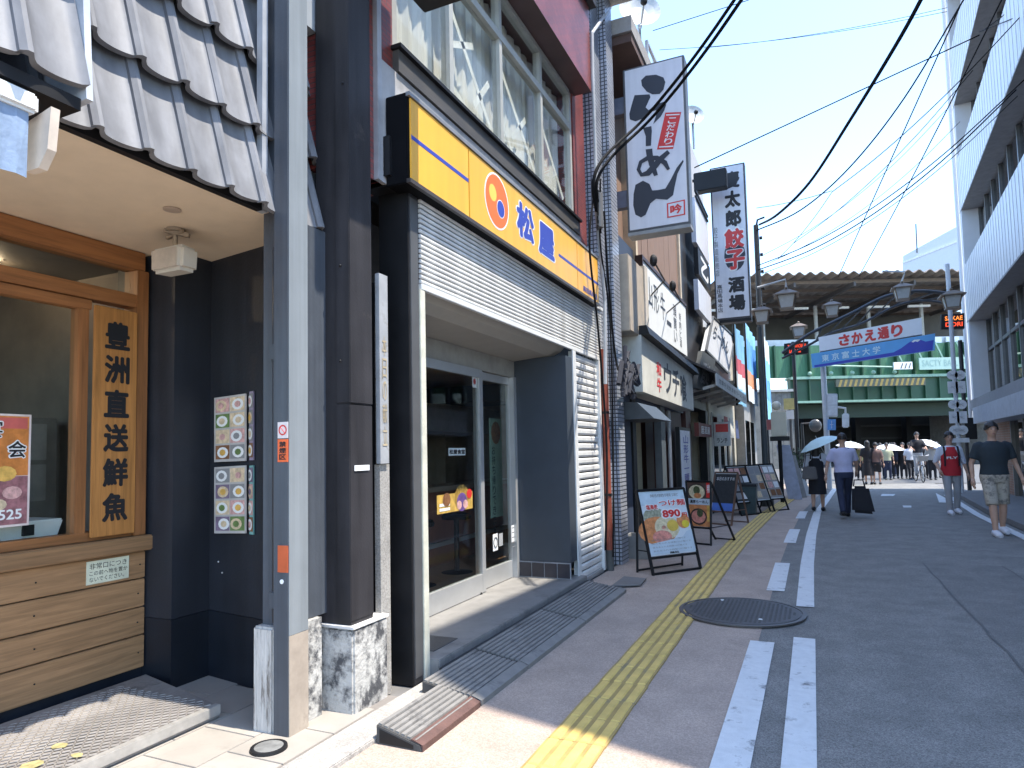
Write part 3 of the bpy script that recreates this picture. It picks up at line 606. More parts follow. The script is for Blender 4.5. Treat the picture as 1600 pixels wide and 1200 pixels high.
curt = M('pale_curtain', (.66, .655, .60), .8, noise=.08, scale=4, stretch=(3, 8, .3)); tape = M('tape_cream', (.74, .74, .66), .6)
for i in range(4):
    y0, y1 = mul[i] + .03, mul[i + 1] - .03; 
    box('pane', UX - .05, UX - .045, y0, y1, 4.245, 5.28, gl_up, shop); box('upper_pane', UX - .05, UX - .045, y0, y1, 5.35, 5.72, gl_up, shop)
    g = MB(); N = 26
    y0, y1 = y0 - .05, y1 + .05
    for k in range(N):
        a, b = y0 + (y1 - y0) * k / N, y0 + (y1 - y0) * (k + 1) / N; f_ = lambda y: UX - .20 + .018 * math.sin(y * 34 + i) + .01 * math.sin(y * 71)
        g.quad((f_(a), a, 4.2), (f_(b), b, 4.2), (f_(b), b, 5.75), (f_(a), a, 5.75))
    g.build('curtain', curt, shop, smooth=True)
for (ya, za, yb, zb_) in ((4.55, 5.1, 5.3, 4.35), (4.5, 4.75, 4.95, 4.98), (4.95, 4.45, 5.25, 4.8), (4.5, 4.45, 5.0, 4.28), (5.5, 5.1, 6.3, 4.4), (5.75, 4.5, 6.1, 4.85), (5.5, 4.6, 5.8, 4.3), (6.55, 5.0, 7.2, 4.4)):
    g = MB(); g.bar((UX - .07, ya, za), (UX - .07, yb, zb_), .004, .055); g.build('taped_slat', tape, shop)
# black box above (underside only in view)
a = pX(663, 22, -2.2); bxs = thing('hanging_box', 'black box sign overhead at the top edge, only its underside in view', 'box sign', (a.x, a.y, a.z))
box('box', -2.2, -1.75, a.y - .6, a.y, a.z, a.z + .7, black, bxs, bevel=.01); box('bracket', -2.45, -2.203, a.y - .35, a.y - .25, a.z + .2, a.z + .5, dcol, bxs)
# yellow sign
SX = -2.25
sg = thing('yellow_sign', 'long yellow box sign with round red and blue emblem and two blue characters', 'sign', (SX, 5.1, 3.08))
ya, yb = pX(641, 200, SX).y, pX(935, 440, SX).y
zb_, zt = 3.205, 3.74
box('casing', SX - .175, SX - .012, ya - .02, yb + .02, zb_ - .03, zt + .03, M('sign_black', (.006, .006, .007), .6, spec=.06), sg, bevel=.006)
yd = [ya, pX(733, 290, SX).y, pX(902, 410, SX).y, yb]
for i in range(3): box('face_panel', SX - .012, SX, yd[i] + .006, yd[i + 1] - .006, zb_, zt, signy, sg, bevel=.003)
box('trim_top', SX - .02, SX + .01, ya - .02, yb + .02, zt + .004, zt + .03, M('sign_trim', (.3, .3, .31), .35, metal=.5), sg); box('trim_bottom', SX - .02, SX + .01, ya - .02, yb + .02, zb_ - .03, zb_ - .004, M('sign_trim_dark', (.06, .05, .045), .4), sg)
zs = pX(686, 247, SX).z
box('stripe', SX, SX + .0015, yd[0] + .01, yd[1] - .01, zs - .014, zs + .014, blue, sg)
yz = pX(873, 398, SX); box('stripe', SX, SX + .0015, yz.y, yd[2] - .008, yz.z - .014, yz.z + .014, blue, sg); box('stripe', SX, SX + .0015, yd[2] + .008, yb - .01, yz.z - .014, yz.z + .014, blue, sg)
lc = pX(776.5, 315, SX)
def disc(c, r, mat, off, rz=None, name='emblem', n=40): return MB().quad(*[(SX + off, c[0] + r * math.cos(k * 2 * math.pi / n), c[1] + (rz or r) * math.sin(k * 2 * math.pi / n)) for k in range(n)]).build(name, mat, sg)
disc((lc.y, lc.z), .230, whitep, .0015); disc((lc.y, lc.z), .214, orange, .0025)
p1, p2 = pX(769.5, 301, SX), pX(782, 327, SX)
disc((p1.y, p1.z), .068, M('emblem_yellow', (.85, .55, .09), .4, noise=0), .0035); disc((p2.y, p2.z), .075, whitep, .0033); disc((p2.y, p2.z), .068, blue, .0042)
for ch, xl, xr, yt, ybm in (('松', 807, 834, 318, 378), ('屋', 841, 866, 345, 410)):
    l = pX(xl, (yt + ybm) / 2 - 6, SX); r = pX(xr, (yt + ybm) / 2 + 6, SX); hh = .32; zc = (l.z + r.z) / 2
    text(ch, (SX + .0012, l.y - .02, zc - hh / 2 - .012), (0, r.y - l.y + .04, 0), (0, 0, hh + .024), whitep, sg, .09); text(ch, (SX + .0025, l.y, zc - hh / 2), (0, r.y - l.y, 0), (0, 0, hh), blue, sg, .045)
l, r = pX(911, 450, SX), pX(933, 462, SX); text('高田馬場店', (SX + .002, l.y, l.z - .03), (0, r.y - l.y, 0), (0, 0, .065), blue, sg, .02)
# roller shutter above the entrance: every slat a piece
sh = thing('roller_shutter', 'pale steel roller shutter rolled half up across the shop front under the yellow sign', 'shutter', (FX, 5.9, 2.57))
n = 17; z0, z1 = 2.60, 3.19; dz = (z1 - z0) / n; sp_ = None
for i in range(n):
    if sp_ is None:
        g = MB(); pr = [(-.012, 0), (.004, .001), (.009, dz * .25), (.009, dz * .55), (.002, dz * .72), (-.012, dz * .76)]
        g.prism([(FX + a, 3.76, z0 + b) for a, b in pr], (0, 4.22, 0)); sp_ = g.build('slat', slatm, sh); o = sp_
    else: o = sp_.copy(); COL.objects.link(o); o.location.z += dz * i
box('bottom_bar', FX - .02, FX + .012, 3.76, 7.98, 2.555, 2.597, white, sh, bevel=.004); box('head_rail', FX - .02, FX + .03, 3.70, 8.0, 3.195, 3.235, white, sh, bevel=.003); box('backing', FX - .04, FX - .014, 3.76, 7.98, 2.6, 3.19, black, sh)
box('shutter_box', FX - .4, FX - .03, 3.46, 7.98, 3.24, 3.5, black, sh)
# black pilaster, white guide rail
box('pilaster', FX - .22, FX, 3.632, 3.735, .0, 3.19, M('pilaster_black', (.035, .035, .038), .45, noise=.15), shop, bevel=.003); box('pilaster_side', FX - .23, FX - .004, 3.617, 3.631, .0, 3.19, black, shop)
box('pilaster_sunlit_front', FX, FX + .004, 3.64, 3.73, .04, 3.15, charc_lit, shop); box('pilaster_cap', FX - .26, FX + .02, 3.50, 3.74, 3.193, 3.238, black, shop)  # front sheet coloured greyer than the black body, as the sunlit side
box('guide_rail', FX - .03, FX + .012, 3.738, 3.80, .0, 2.553, M('cream_rail', (.60, .58, .47), .45), shop, bevel=.003)
# recess
DXp = -2.95
rec_c = M('recess_soffit', (.40, .365, .31), .7, noise=.06, bump=.06)
g = MB(); g.prism([(FX - .03, 3.80, 2.60), (FX - .10, 3.80, 2.53), (FX - .2, 3.80, 2.48), (DXp, 3.80, 2.45), (DXp, 3.80, 2.62), (FX - .03, 3.80, 2.66)], (0, 2.95, 0)); g.build('recess_soffit', rec_c, shop)
box('door_header', DXp - .1, DXp, 3.80, 6.72, 2.27, 2.448, M('beige_header', (.33, .31, .27), .6), shop)
box('recess_wall', DXp - .06, FX + .0, 6.62, 6.86, .29, 2.47, M('slate_panel', (.045, .055, .068), .5, noise=.08), shop); box('recess_wall_left', DXp - .06, FX - .26, 3.60, 3.80, 0, 2.6, black, shop)
box('recess_edge', FX + .0, FX + .012, 6.83, 6.88, .02, 2.553, white, shop)
bt = M('skirting_tile', (.032, .03, .038), .35, noise=.2)
box('skirting_bed', DXp, FX - .002, 6.612, 6.63, .12, .287, M('skirting_grout', (.3, .3, .31), .8), shop)
for i in range(4): box('skirting_tile', DXp + .02 + .145 * i, DXp + .155 + .145 * i, 6.603, 6.614, .13, .277, bt, shop, bevel=.002)
flr = M('grey_terrazzo', (.22, .212, .20), .6, noise=.14, scale=7, bump=.15, dirt=(.14, .135, .13), dscale=2.5)
box('step', DXp - .1, -2.27, 3.80, 6.90, .0, .118, flr, shop, bevel=.006); box('step_nosing', -2.27, -2.20, 3.80, 6.90, .0, .07, M('dark_step', (.035, .035, .035), .7, bump=.3), shop)
g = MB(); g.box(-2.66, -2.40, 3.95, 4.28, .118, .123); g.build('floor_grate', M('grate_dark', (.10, .10, .10), .5, metal=.4, bump=.6, bscale=90), shop)
# doors
door = M('door_alu', (.50, .50, .49), .35, metal=.45, noise=.05)
def leaf(y0, y1, xo):
    t = thing('sliding_door', 'aluminium sliding door leaf with stickers, %s of the pair in the recess' % ('nearer' if xo else 'farther'), 'door', (DXp + xo, (y0 + y1) / 2, .12), 'sliding doors in the shop recess')
    x0, x1 = DXp - .05 + xo, DXp - .005 + xo
    box('stile', x0, x1, y0, y0 + .075, .125, 2.265, door, t, bevel=.003); box('stile', x0, x1, y1 - .075, y1, .125, 2.265, door, t, bevel=.003)
    box('top_rail', x0, x1, y0 + .076, y1 - .076, 2.185, 2.265, door, t); box('bottom_rail', x0, x1, y0 + .076, y1 - .076, .125, .30, door, t); box('pane', x0 + .018, x0 + .024, y0 + .075, y1 - .075, .30, 2.185, gl_shop, t)
    return t
dl1 = leaf(3.83 + .78, 5.80, .03); dl2 = leaf(5.78, 6.62, -.03)
box('door_jamb', DXp - .06, DXp + .02, 6.55, 6.618, .12, 2.27, door, shop); box('door_mullion', DXp - .07, DXp - .03, 5.81, 5.88, .12, 2.27, M('dark_mullion', (.14, .13, .13), .4), shop); box('door_sill_light', DXp - .06, DXp + .03, 3.80, 4.61, .12, 2.27, door, shop)
XD = DXp + .003
def lock(px, py): a = pX(px, py, DXp + .028); MB().cyl((DXp + .02, a.y, a.z), (DXp + .035, a.y, a.z), .014, 12).build('lock', black, dl1)
lock(752, 928)
# stickers on the doors
st = thing('door_sticker', 'yellow promotional sticker with purple bowl picture on the nearer sliding door', 'sticker', pX(710, 785, XD))
a, b = pX(683, 806, XD), pX(738, 762, XD)
box('sheet', XD - .001, XD, a.y, b.y, a.z + .01, b.z - .03, pp_yl, st)
for k, (u, v, r, mm) in enumerate(((.68, .62, .12, pp_yl), (.68, .42, .085, M('sticker_purple', (.13, .07, .22), .5, noise=.4, scale=20)), (.6, .3, .04, pp_pk), (.78, .3, .04, pp_pk), (.9, .75, .045, red), (.25, .62, .06, pp_bn))):
    cy, cz = a.y + (b.y - a.y) * u, a.z + (b.z - a.z) * v; MB().quad(*[(XD + .001 + k * .0004, cy + r * 1.15 * math.cos(t * .4488), cz + r * math.sin(t * .4488)) for t in range(14)]).build('picture', mm, st)
for k in range(2): box('text_block', XD + .001, XD + .0015, a.y + .04, a.y + .22, a.z + .03 + .04 * k, a.z + .055 + .04 * k, whitep, st)
a, b = pX(701, 712, XD), pX(727, 700, XD)
t = thing('name_sticker', 'small white name sticker with black characters on the nearer sliding door', 'sticker', a); box('sheet', XD - .001, XD, a.y, b.y, a.z, b.z, whitep, t); text('松屋食堂', (XD + .001, a.y + .01, a.z + .012), (0, b.y - a.y - .02, 0), (0, 0, b.z - a.z - .024), ink, t, .03)
a = pX(741, 596, XD); t = thing('round_sticker', 'small white and red square sticker at the top corner of the nearer sliding door', 'sticker', a); box('sheet', XD - .001, XD, a.y - .04, a.y + .05, a.z - .06, a.z + .06, whitep, t); MB().quad(*[(XD + .001, a.y + .005 + .03 * math.cos(k * .785), a.z + .03 * math.sin(k * .785)) for k in range(8)]).build('mark', red, t)
XE = DXp - .052
a, b = pX(769, 862, XE + .04), pX(807, 822, XE + .04)
t = thing('notice_sheet', 'group of white paper notices low on the farther sliding door', 'notice', a)
box('sheet', XE + .04, XE + .042, b.y - .14, b.y, a.z + .03, b.z + .02, whitep, t); box('sheet', XE + .04, XE + .042, a.y + .02, a.y + .13, a.z, b.z - .02, whitep, t); box('sheet', XE + .04, XE + .042, a.y + .16, a.y + .25, a.z + .03, b.z - .03, M('print_grey', (.35, .35, .35), .6), t)
for k in range(5): box('text_line', XE + .0425, XE + .043, b.y - .125, b.y - .02, b.z - .012 - .05 * k, b.z - .002 - .05 * k, gr_print, t)
g = MB(); c_ = (a.y + .075, (a.z + b.z) / 2 - .01)
for k in range(14): g.bar((XE + .043, c_[0] + .04 * math.cos(k * .449), c_[1] + .05 * math.sin(k * .449)), (XE + .043, c_[0] + .04 * math.cos((k + 1) * .449), c_[1] + .05 * math.sin((k + 1) * .449)), .012, .002)
g.build('mark', ink, t)
a, b = pX(768, 810, XE - .25), pX(784, 655, XE - .25)
t = thing('green_banner', 'pale green hanging menu strip inside the farther sliding door', 'menu', a); box('strip', XE - .26, XE - .255, a.y, b.y, a.z, b.z, M('pale_green', (.26, .36, .28), .6, noise=.2), t)
vtext('お持ち帰りできます', (XE - .254, a.y + .05, b.z - .3), (0, .08, 0), (0, 0, -1.0), ink, t, .01); MB().quad(*[(XE - .253, (a.y + b.y) / 2 + .12 * math.cos(k * .5236), b.z - .16 + .13 * math.sin(k * .5236)) for k in range(12)]).build('picture', pp_bn, t)
# interior
inn = M('shop_interior', (.40, .32, .25), .7, noise=.3, scale=2); 
box('interior_back', -6.0, -5.9, 3.4, 9.5, 0, 2.6, inn, shop); box('interior_floor', -5.9, DXp - .1, 3.4, 9.5, .05, .11, M('wood_floor', (.40, .23, .12), .4, noise=.3), shop); box('interior_ceiling', -5.9, DXp - .1, 3.4, 9.5, 2.45, 2.5, inn, shop); box('interior_side', -5.9, DXp - .1, 3.3, 3.4, 0, 2.5, inn, shop); box('interior_far', -5.9, DXp - .1, 9.5, 9.6, 0, 2.5, inn, shop)
ct = thing('counter', 'brown counter inside the shop behind the glass doors', 'counter', (-4.3, 6.6, .1)); box('front', -4.5, -4.2, 5.2, 9.3, .1, 1.0, M('counter_red_brown', (.30, .115, .075), .4), ct); box('worktop', -4.55, -4.1, 5.1, 9.3, 1.003, 1.06, M('counter_top', (.34, .26, .2), .3), ct); box('foot_rail', -4.15, -4.1, 5.2, 9.3, .35, .40, alu, ct)
hd = thing('extractor_hood', 'grey hood over the counter inside the shop', 'hood', (-4.8, 7, 1.7)); box('hood', -5.2, -4.4, 5.6, 9.3, 1.75, 2.1, M('hood_steel', (.22, .2, .18), .4, metal=.3), hd)
for k in range(4): box('menu_panel', -5.895, -5.89, 5.5 + .8 * k, 6.1 + .8 * k, 1.3, 1.7, (pp_cr, pp_or, pp_cr, pp_bn)[k], shop)
for k in range(2):
    s_ = thing('stool', ('nearer' if k == 0 else 'farther') + ' round stool at the counter inside the shop', 'stool', (-3.75, 5.9 + k * .8, .11), 'stools at the counter'); MB().lathe((-3.75, 5.9 + k * .8, .11), [(.03, 0), (.03, .6)], 10).build('leg', black, s_); MB().lathe((-3.75, 5.9 + k * .8, .71), [(.16, 0), (.17, .03), (.15, .06)], 18).build('seat', black, s_); MB().lathe((-3.75, 5.9 + k * .8, .11), [(.18, 0), (.04, .02)], 18).build('foot', black, s_)
# side shutter
s2 = thing('side_shutter', 'closed narrow cream roller shutter right of the recess', 'shutter', (FX, 7.4, 0))
n = 30; z0, z1 = .05, 2.55; dz = (z1 - z0) / n; sp_ = None
for i in range(n):
    if sp_ is None:
        g = MB(); pr = [(-.02, 0), (-.004, .002), (.004, dz * .25), (.004, dz * .68), (-.004, dz * .82), (-.02, dz * .86)]
        g.prism([(FX - .02 + a, 6.93, z0 + b) for a, b in pr], (0, .858, 0)); sp_ = g.build('slat', slatm, s2); o = sp_
    else: o = sp_.copy(); COL.objects.link(o); o.location.z += dz * i
box('rail', FX - .06, FX + .012, 6.884, 6.93, .02, 2.553, white, s2); box('rail', FX - .06, FX + .012, 7.79, 7.85, .02, 2.553, white, s2); box('foot_bar', FX - .04, FX + .0, 6.93, 7.79, .0, .05, alu, s2); box('backing', FX - .08, FX - .05, 6.93, 7.79, .0, 2.55, black, s2)
# access ramp blocks
rampm = M('ramp_concrete', (.20, .19, .175), .8, noise=.18, scale=6, bump=.35, bscale=70, dirt=(.11, .105, .10), dscale=4)
rampe = M('ramp_red_edge', (.105, .055, .045), .8, noise=.25, scale=12, bump=.4)
for i, (y0, y1) in enumerate(((2.84, 3.46), (3.47, 4.15), (4.16, 5.38), (5.39, 6.72))):
    lab = ('access ramp block with open end nearest the camera', 'access ramp block second from the near end', 'long access ramp block before the glass doors', 'farthest access ramp block below the narrow shutter')[i]
    t = thing('ramp_block', lab, 'ramp', (-1.95, y0, 0), 'ribbed ramp blocks along the shop step')
    xa, xb = -2.195 if i else -2.07, -1.80
    MB().hexa([(xa, y0, .005), (xb, y0, .005), (xb, y1, .005), (xa, y1, .005)], [(xa, y0, .098), (xb - .012, y0, .035), (xb - .012, y1, .035), (xa, y1, .098)]).build('body', M('ramp_groove', (.07, .067, .062), .9, noise=.2), t, bevel=.004)
    nr = 10 if i else 7
    for k in range(nr):
        u = (k + .5) / (nr + 1); x = xa + (xb - xa) * u; z = .098 - .063 * u
        hw_ = (xb - xa) / (nr + 1) * .36; MB().prism([(x - hw_, y0 + .012, z - .002), (x + hw_, y0 + .012, z - .006), (x + hw_ * .85, y0 + .012, z + .006), (x - hw_ * .85, y0 + .012, z + .009)], (0, y1 - y0 - .024, 0)).build('rib', rampm, t)
    g = MB(); g.prism([(xb - .07, y0 + .002, .052), (xb - .008, y0 + .002, .038), (xb + .002, y0 + .002, .0), (xb + .004, y0 + .002, .036), (xb - .06, y0 + .002, .058)], (0, y1 - y0 - .004, 0)); g.build('edge_strip', rampe if i == 0 else rampm, t)
    if i == 0: g = MB(); g.prism([(xa + .02, y0 - .001, .012), (xb - .05, y0 - .001, .012), (xb - .05, y0 - .001, .03), (xa + .02, y0 - .001, .08)], (0, .0008, 0)); g.build('hollow_end', black, t)
box_sl = thing('floor_plate', 'grey cover plate on the pavement beside the mosaic column', 'cover plate', (-2.05, 7.4, 0)); MB().prism([pZ(955, 917, .02), pZ(1001, 915, .02), pZ(1010, 905, .02), pZ(975, 902, .02)], (0, 0, .012)).build('plate', M('plate_grey', (.15, .145, .14), .7), box_sl)

# ================================================================== MOSAIC COLUMN, PIPES, CABLES
mos = brick('mosaic_tile', (.46, .48, .53), (.34, .36, .42), (.05, .055, .065), .052, .052, .008, .35, off=0, bump=.4, u='xy')
mc = thing('mosaic_column', 'tall grey mosaic tiled column with pipes between the shop and the ramen sign', 'column', (-2.4, 8.2, 0))
box('shaft', -2.6, -2.36, 7.95, 8.30, .0, 7.6, mos, mc); box('front', -2.6, -2.26, 8.303, 8.62, .0, 7.6, mos, mc); box('cap', -2.9, -1.95, 7.75, 8.7, 7.603, 7.8, conc, mc, bevel=.02); box('parapet', -2.9, -2.2, 7.9, 8.65, 7.803, 8.6, mos, mc)
rp = thing('drain_pipe', 'rust red drain pipe beside the narrow shutter', 'pipe', (-2.3, 7.9, 0)); g = MB(); g.tube([(-2.30, 7.89, .25), (-2.30, 7.89, 2.7)], .042, 12); g.build('pipe', M('rust_paint', (.25, .055, .03), .6, noise=.3, scale=9, dirt=(.4, .3, .1), dscale=2, dth=.62), rp); g = MB(); g.tube([(-2.30, 7.89, 0), (-2.30, 7.89, .25)], .048, 12); g.build('foot', M('pipe_foot', (.08, .08, .075), .6), rp)
for k, z in enumerate((.9, 1.9)): MB().lathe((-2.30, 7.89, z), [(.05, 0), (.05, .03)], 12).build('clamp', black, rp)
gp = thing('grey_pipe', 'thin grey pipe bending down the mosaic column', 'pipe', (-2.28, 8.2, 2)); g = MB(); g.tube([pX(955, 10, -2.3), pX(925, 52, -2.22), pX(926, 120, -2.22), pX(930, 230, -2.22), pX(932, 330, -2.22), pX(945, 470, -2.22), pX(946, 600, -2.22)], .022, 10); g.build('pipe', M('pipe_grey', (.36, .37, .38), .5), gp)
def cab(name, pts, r, label, group=None, sub=8, mat=None):
    P = [Vector(p) for p in pts]; out = []
    for i in range(len(P) - 1):
        a = P[max(0, i - 1)]; b = P[i]; c = P[i + 1]; d = P[min(len(P) - 1, i + 2)]
        for k in range(sub):
            t = k / sub; out.append(.5 * ((2 * b) + (c - a) * t + (2 * a - 5 * b + 4 * c - d) * t * t + (3 * b - a - 3 * c + d) * t ** 3))
    out.append(P[-1]); o = MB().tube(out, r, 6).build(name, mat or cable, None, smooth=True, org=P[0]); return tag(o, label, 'cable', group)
cab('cable', [pX(931, 290, -2.2), pX(921, 380, -2.2), pX(935, 520, -2.2), pX(948, 700, -2.2), pX(946, 860, -2.2)], .013, 'black cable running down the left edge of the mosaic column')
cab('cable', [pX(938, 280, -2.2), pX(938, 380, -2.2), pX(953, 500, -2.2), pX(958, 700, -2.2), pX(958, 870, -2.2)], .011, 'thin black cable down the middle of the mosaic column')
cab('cable', [pX(944, 330, -2.2), pX(950, 430, -2.2), pX(962, 560, -2.2), pX(975, 582, -2.1), pX(1000, 570, -2.1)], .014, 'black cable looping from the mosaic column to the dark shop')
g = MB(); cj = pX(936, 330, -2.18)
for k in range(9): g.tube([cj + Vector((0, random.uniform(-.08, .08), random.uniform(-.25, .25))) for _ in range(5)], .009, 6)
jb = thing('cable_joint', 'tangle of cable joints and clamps on the mosaic column left of the ramen sign', 'cable joint', cj); g.build('tangle', cable, jb); MB().cyl(cj + Vector((0, 0, -.2)), cj + Vector((0, .02, .22)), .045, 10).build('sleeve', M('sleeve_grey', (.12, .12, .12), .5), jb)
# twin black cables sweeping up to the right
for k, (dx, lab) in enumerate(((0, 'left cable of the thick twin black cables crossing the ramen sign'), (11, 'right cable of the thick twin black cables crossing the ramen sign'))):
    cab('cable', [pX(932 + dx * .4, 330, -2.2), pX(927 + dx * .5, 285, -2.15), pX(945 + dx, 245, -2.05), pY(1000 + dx, 192, 8.0), pY(1045 + dx, 140, 7.6), pY(1095 + dx, 75, 7.2), pY(1150 + dx, -4, 6.7), pY(1200 + dx, -80, 6.3)], .020, lab, 'thick twin cables')

# ================================================================== RAMEN SIGN
RY = 8.9
rs = thing('ramen_sign', 'tall white projecting sign with bold brush lettering and red seals', 'sign', (-1.77, RY, 4.44))
x0, x1, z0, z1 = -2.195, -1.345, 4.45, 6.79
fr = M('sign_frame', (.10, .105, .11), .45, metal=.3)
box('cabinet', x0, x1, RY + .01, RY + .24, z0, z1, fr, rs, bevel=.008); box('face', x0 + .03, x1 - .03, RY, RY + .012, z0 + .03, z1 - .03, signf, rs)
box('bottom_plate', x0, x1, RY + .0, RY + .24, z0 - .05, z0 - .003, M('sign_base', (.26, .27, .27), .5), rs)
for (px, py) in ((960, 170), (962, 315)):
    a = pY(px, py, RY + .1); box('bracket', -2.4, x0 - .002, RY + .06, RY + .18, a.z - .12, a.z + .12, M('bracket_blue', (.10, .12, .17), .5), rs)
def tr(pts, sc=3.4286, ox=850, oy=0, off=.004): return [pY(ox + a / sc, oy + b / sc, RY - off) for a, b in pts]
ra = [[(520, 430), (545, 405), (600, 400), (640, 415), (650, 440), (640, 480), (620, 503), (580, 505), (550, 490), (525, 460)],
      [(485, 510), (565, 505), (570, 520), (545, 575), (560, 590), (600, 560), (640, 545), (655, 560), (645, 590), (625, 625), (585, 665), (600, 620), (600, 590), (570, 600), (530, 635), (490, 650), (460, 640), (457, 610), (470, 560)],
      [(530, 685), (575, 675), (578, 700), (573, 780), (545, 783), (545, 730)],
      [(490, 990), (530, 968), (565, 985), (580, 1020), (610, 1018), (650, 1010), (680, 960), (710, 900), (745, 855), (748, 865), (715, 930), (700, 1000), (692, 1045), (660, 1070), (600, 1065), (570, 1090), (545, 1150), (520, 1165), (490, 1150), (478, 1100), (480, 1040)]]
def stroke(pts, wds):
    out_l, out_r = [], []
    for i, p in enumerate(pts):
        q0, q1 = Vector(pts[max(0, i - 1)]), Vector(pts[min(len(pts) - 1, i + 1)]); d = (q1 - q0).normalized(); n_ = Vector((-d.y, d.x)) * wds[i] / 2; out_l.append(tuple(Vector(p) + n_)); out_r.append(tuple(Vector(p) - n_))
    return [[out_l[i], out_l[i + 1], out_r[i + 1], out_r[i]] for i in range(len(pts) - 1)]
ra += stroke([(562, 798), (566, 830), (578, 880), (600, 940)], [36, 34, 32, 22]) + stroke([(668, 812), (628, 848), (592, 890), (556, 928), (522, 936), (506, 908), (518, 868), (556, 846), (606, 846), (648, 872), (668, 908)], [22, 28, 34, 30, 22, 20, 20, 24, 26, 28, 16])
g = MB()
for k, p in enumerate(ra): g.quad(*tr(p, off=.004 + .0003 * k))
o = g.build('brush_lettering', inkb, rs)
g = MB(); g.quad(*tr([(650, 603), (735, 600), (692, 797), (605, 800)])); g.build('red_label', red, rs)
g = MB(); g.quad(*tr([(655, 613), (727, 610), (726, 616), (654, 619)], off=.006)); g.quad(*tr([(617, 784), (693, 780), (692, 787), (616, 791)], off=.006)); g.build('label_rule', whitep, rs)
top = tr([(668, 628), (712, 626), (640, 776)], off=.006); vtext('こだわり', top[0], top[1] - top[0], top[2] - top[0] + Vector((.0, 0, 0)), whitep, rs, .02, gap=.1)
se = tr([(658, 1090), (755, 1068), (757, 1150), (660, 1168)]); g = MB(); g.quad(*se); g.build('seal', red, rs)
ce = sum(se, Vector()) / 4
g = MB(); g.quad(*[(ce + (p - ce) * .84) + Vector((0, -.001, 0)) for p in se]); g.build('seal_field', signf, rs)
text('吟', ce + (se[3] - ce) * .66 + Vector((0, -.002, 0)), (se[2] - se[3]) * .66, (se[0] - se[3]) * .66, red, rs, .04)

# ================================================================== GYOZA SIGN
GY = 18.4
gs = thing('gyoza_sign', 'narrow tall white projecting sign with black and red vertical characters', 'sign', (-1.8, GY, 4.8))
a, b, c, d = pY(1110, 262, GY), pY(1164, 254, GY), pY(1173, 494, GY), pY(1117, 503, GY)
x0, x1, z0, z1 = (a.x + d.x) / 2, (b.x + c.x) / 2, (c.z + d.z) / 2, (a.z + b.z) / 2
box('cabinet', x0, x1, GY + .01, GY + .3, z0, z1, M('gyoza_frame', (.035, .033, .04), .4), gs, bevel=.01); box('face', x0 + .04, x1 - .04, GY, GY + .012, z0 + .05, z1 - .04, signf, gs); box('base', x0, x1, GY, GY + .3, z0 - .08, z0 - .004, black, gs)
def gcol(txt, xl, xr, yt, yb, mat, bold, off=.004, gap=.12):
    p = pY(xl, yt, GY - off); q = pY(xr, yt, GY - off); r = pY(xl + (yb - yt) * .033, yb, GY - off); vtext(txt, p, Vector((q.x - p.x, 0, 0)), Vector((0, 0, r.z - p.z)), mat, gs, bold, gap)
gcol('慶太郎', 1130, 1155, 268, 358, ink, .05); gcol('酒場', 1137, 1163, 432, 488, ink, .05)
c0_ = pY(1148, 399, GY - .003); g = MB(); g.quad(*[(c0_.x + .27 * math.cos(k * .3491), GY - .0025, c0_.z + .42 * math.sin(k * .3491)) for k in range(18)]); g.build('dark_oval', inkb, gs)
gcol('餃子', 1129, 1164, 356, 426, whitep, .085, .005, gap=.02); gcol('餃子', 1131, 1162, 358, 424, red, .045, .007, gap=.06)
gcol('餃子製造販売店', 1115, 1121, 355, 433, gr_print, .01); gcol('高田馬場本店', 1120, 1128, 445, 489, inkb, .01)
a = pX(1108, 283, -2.0); fl = thing('floodlight', 'black floodlight box in front of the gyoza sign', 'floodlight', (-2.0, 17.5, 8)); p, q = pY(1085, 275, 17.8), pY(1137, 295, 17.8); box('housing', p.x, q.x, 17.6, 17.9, q.z, p.z, black, fl, bevel=.02); g = MB(); g.bar((p.x - .05, 17.75, p.z - .15), (-2.4, 17.75, p.z - .15), .06); g.build('arm', black, fl)

# ================================================================== SHOPS ALONG THE LEFT
navy = M('navy_facade', (.035, .05, .085), .55, noise=.15)
bldg = thing('beef_shop', 'dark blue two storey beef restaurant with white sign boards', 'shop', (-2.45, 11, 0))
box('wall', -8, -2.45, 8.63, 14.2, 2.2, 4.6, navy, bldg); box('ground_wall', -8, -5.0, 8.63, 14.2, 0, 2.2, inn, bldg)
brnw = M('brown_cladding', (.26, .17, .125), .7, noise=.2, scale=4, stretch=(4, 4, .5))
for k in range(8): box('cladding_board', -2.62, -2.45 + random.uniform(-.006, .006), 10.35 + .48 * k, 10.82 + .48 * k, 4.603, 6.25, brnw, bldg)
box('upper_wall', -8, -2.6, 8.63, 14.2, 4.6, 7.0, brnw, bldg); box('orange_post', -2.6, -2.38, 8.7, 9.05, 4.4, 7.2, M('orange_wood', (.42, .22, .09), .6, noise=.15), bldg); box('cream_post', -2.6, -2.40, 10.22, 10.34, 4.4, 6.4, M('cream_wood', (.6, .5, .36), .6), bldg); box('cream_post', -2.6, -2.40, 14.16, 14.3, 4.4, 6.4, M('cream_wood', (.6, .5, .36), .6), bldg)
box('roof_slab', -8, -2.0, 8.7, 12.2, 7.203, 7.42, M('grey_slab', (.30, .29, .28), .8), bldg); box('slab_soffit', -8, -2.02, 8.75, 12.1, 7.08, 7.2, M('slab_brown', (.10, .06, .05), .8), bldg)
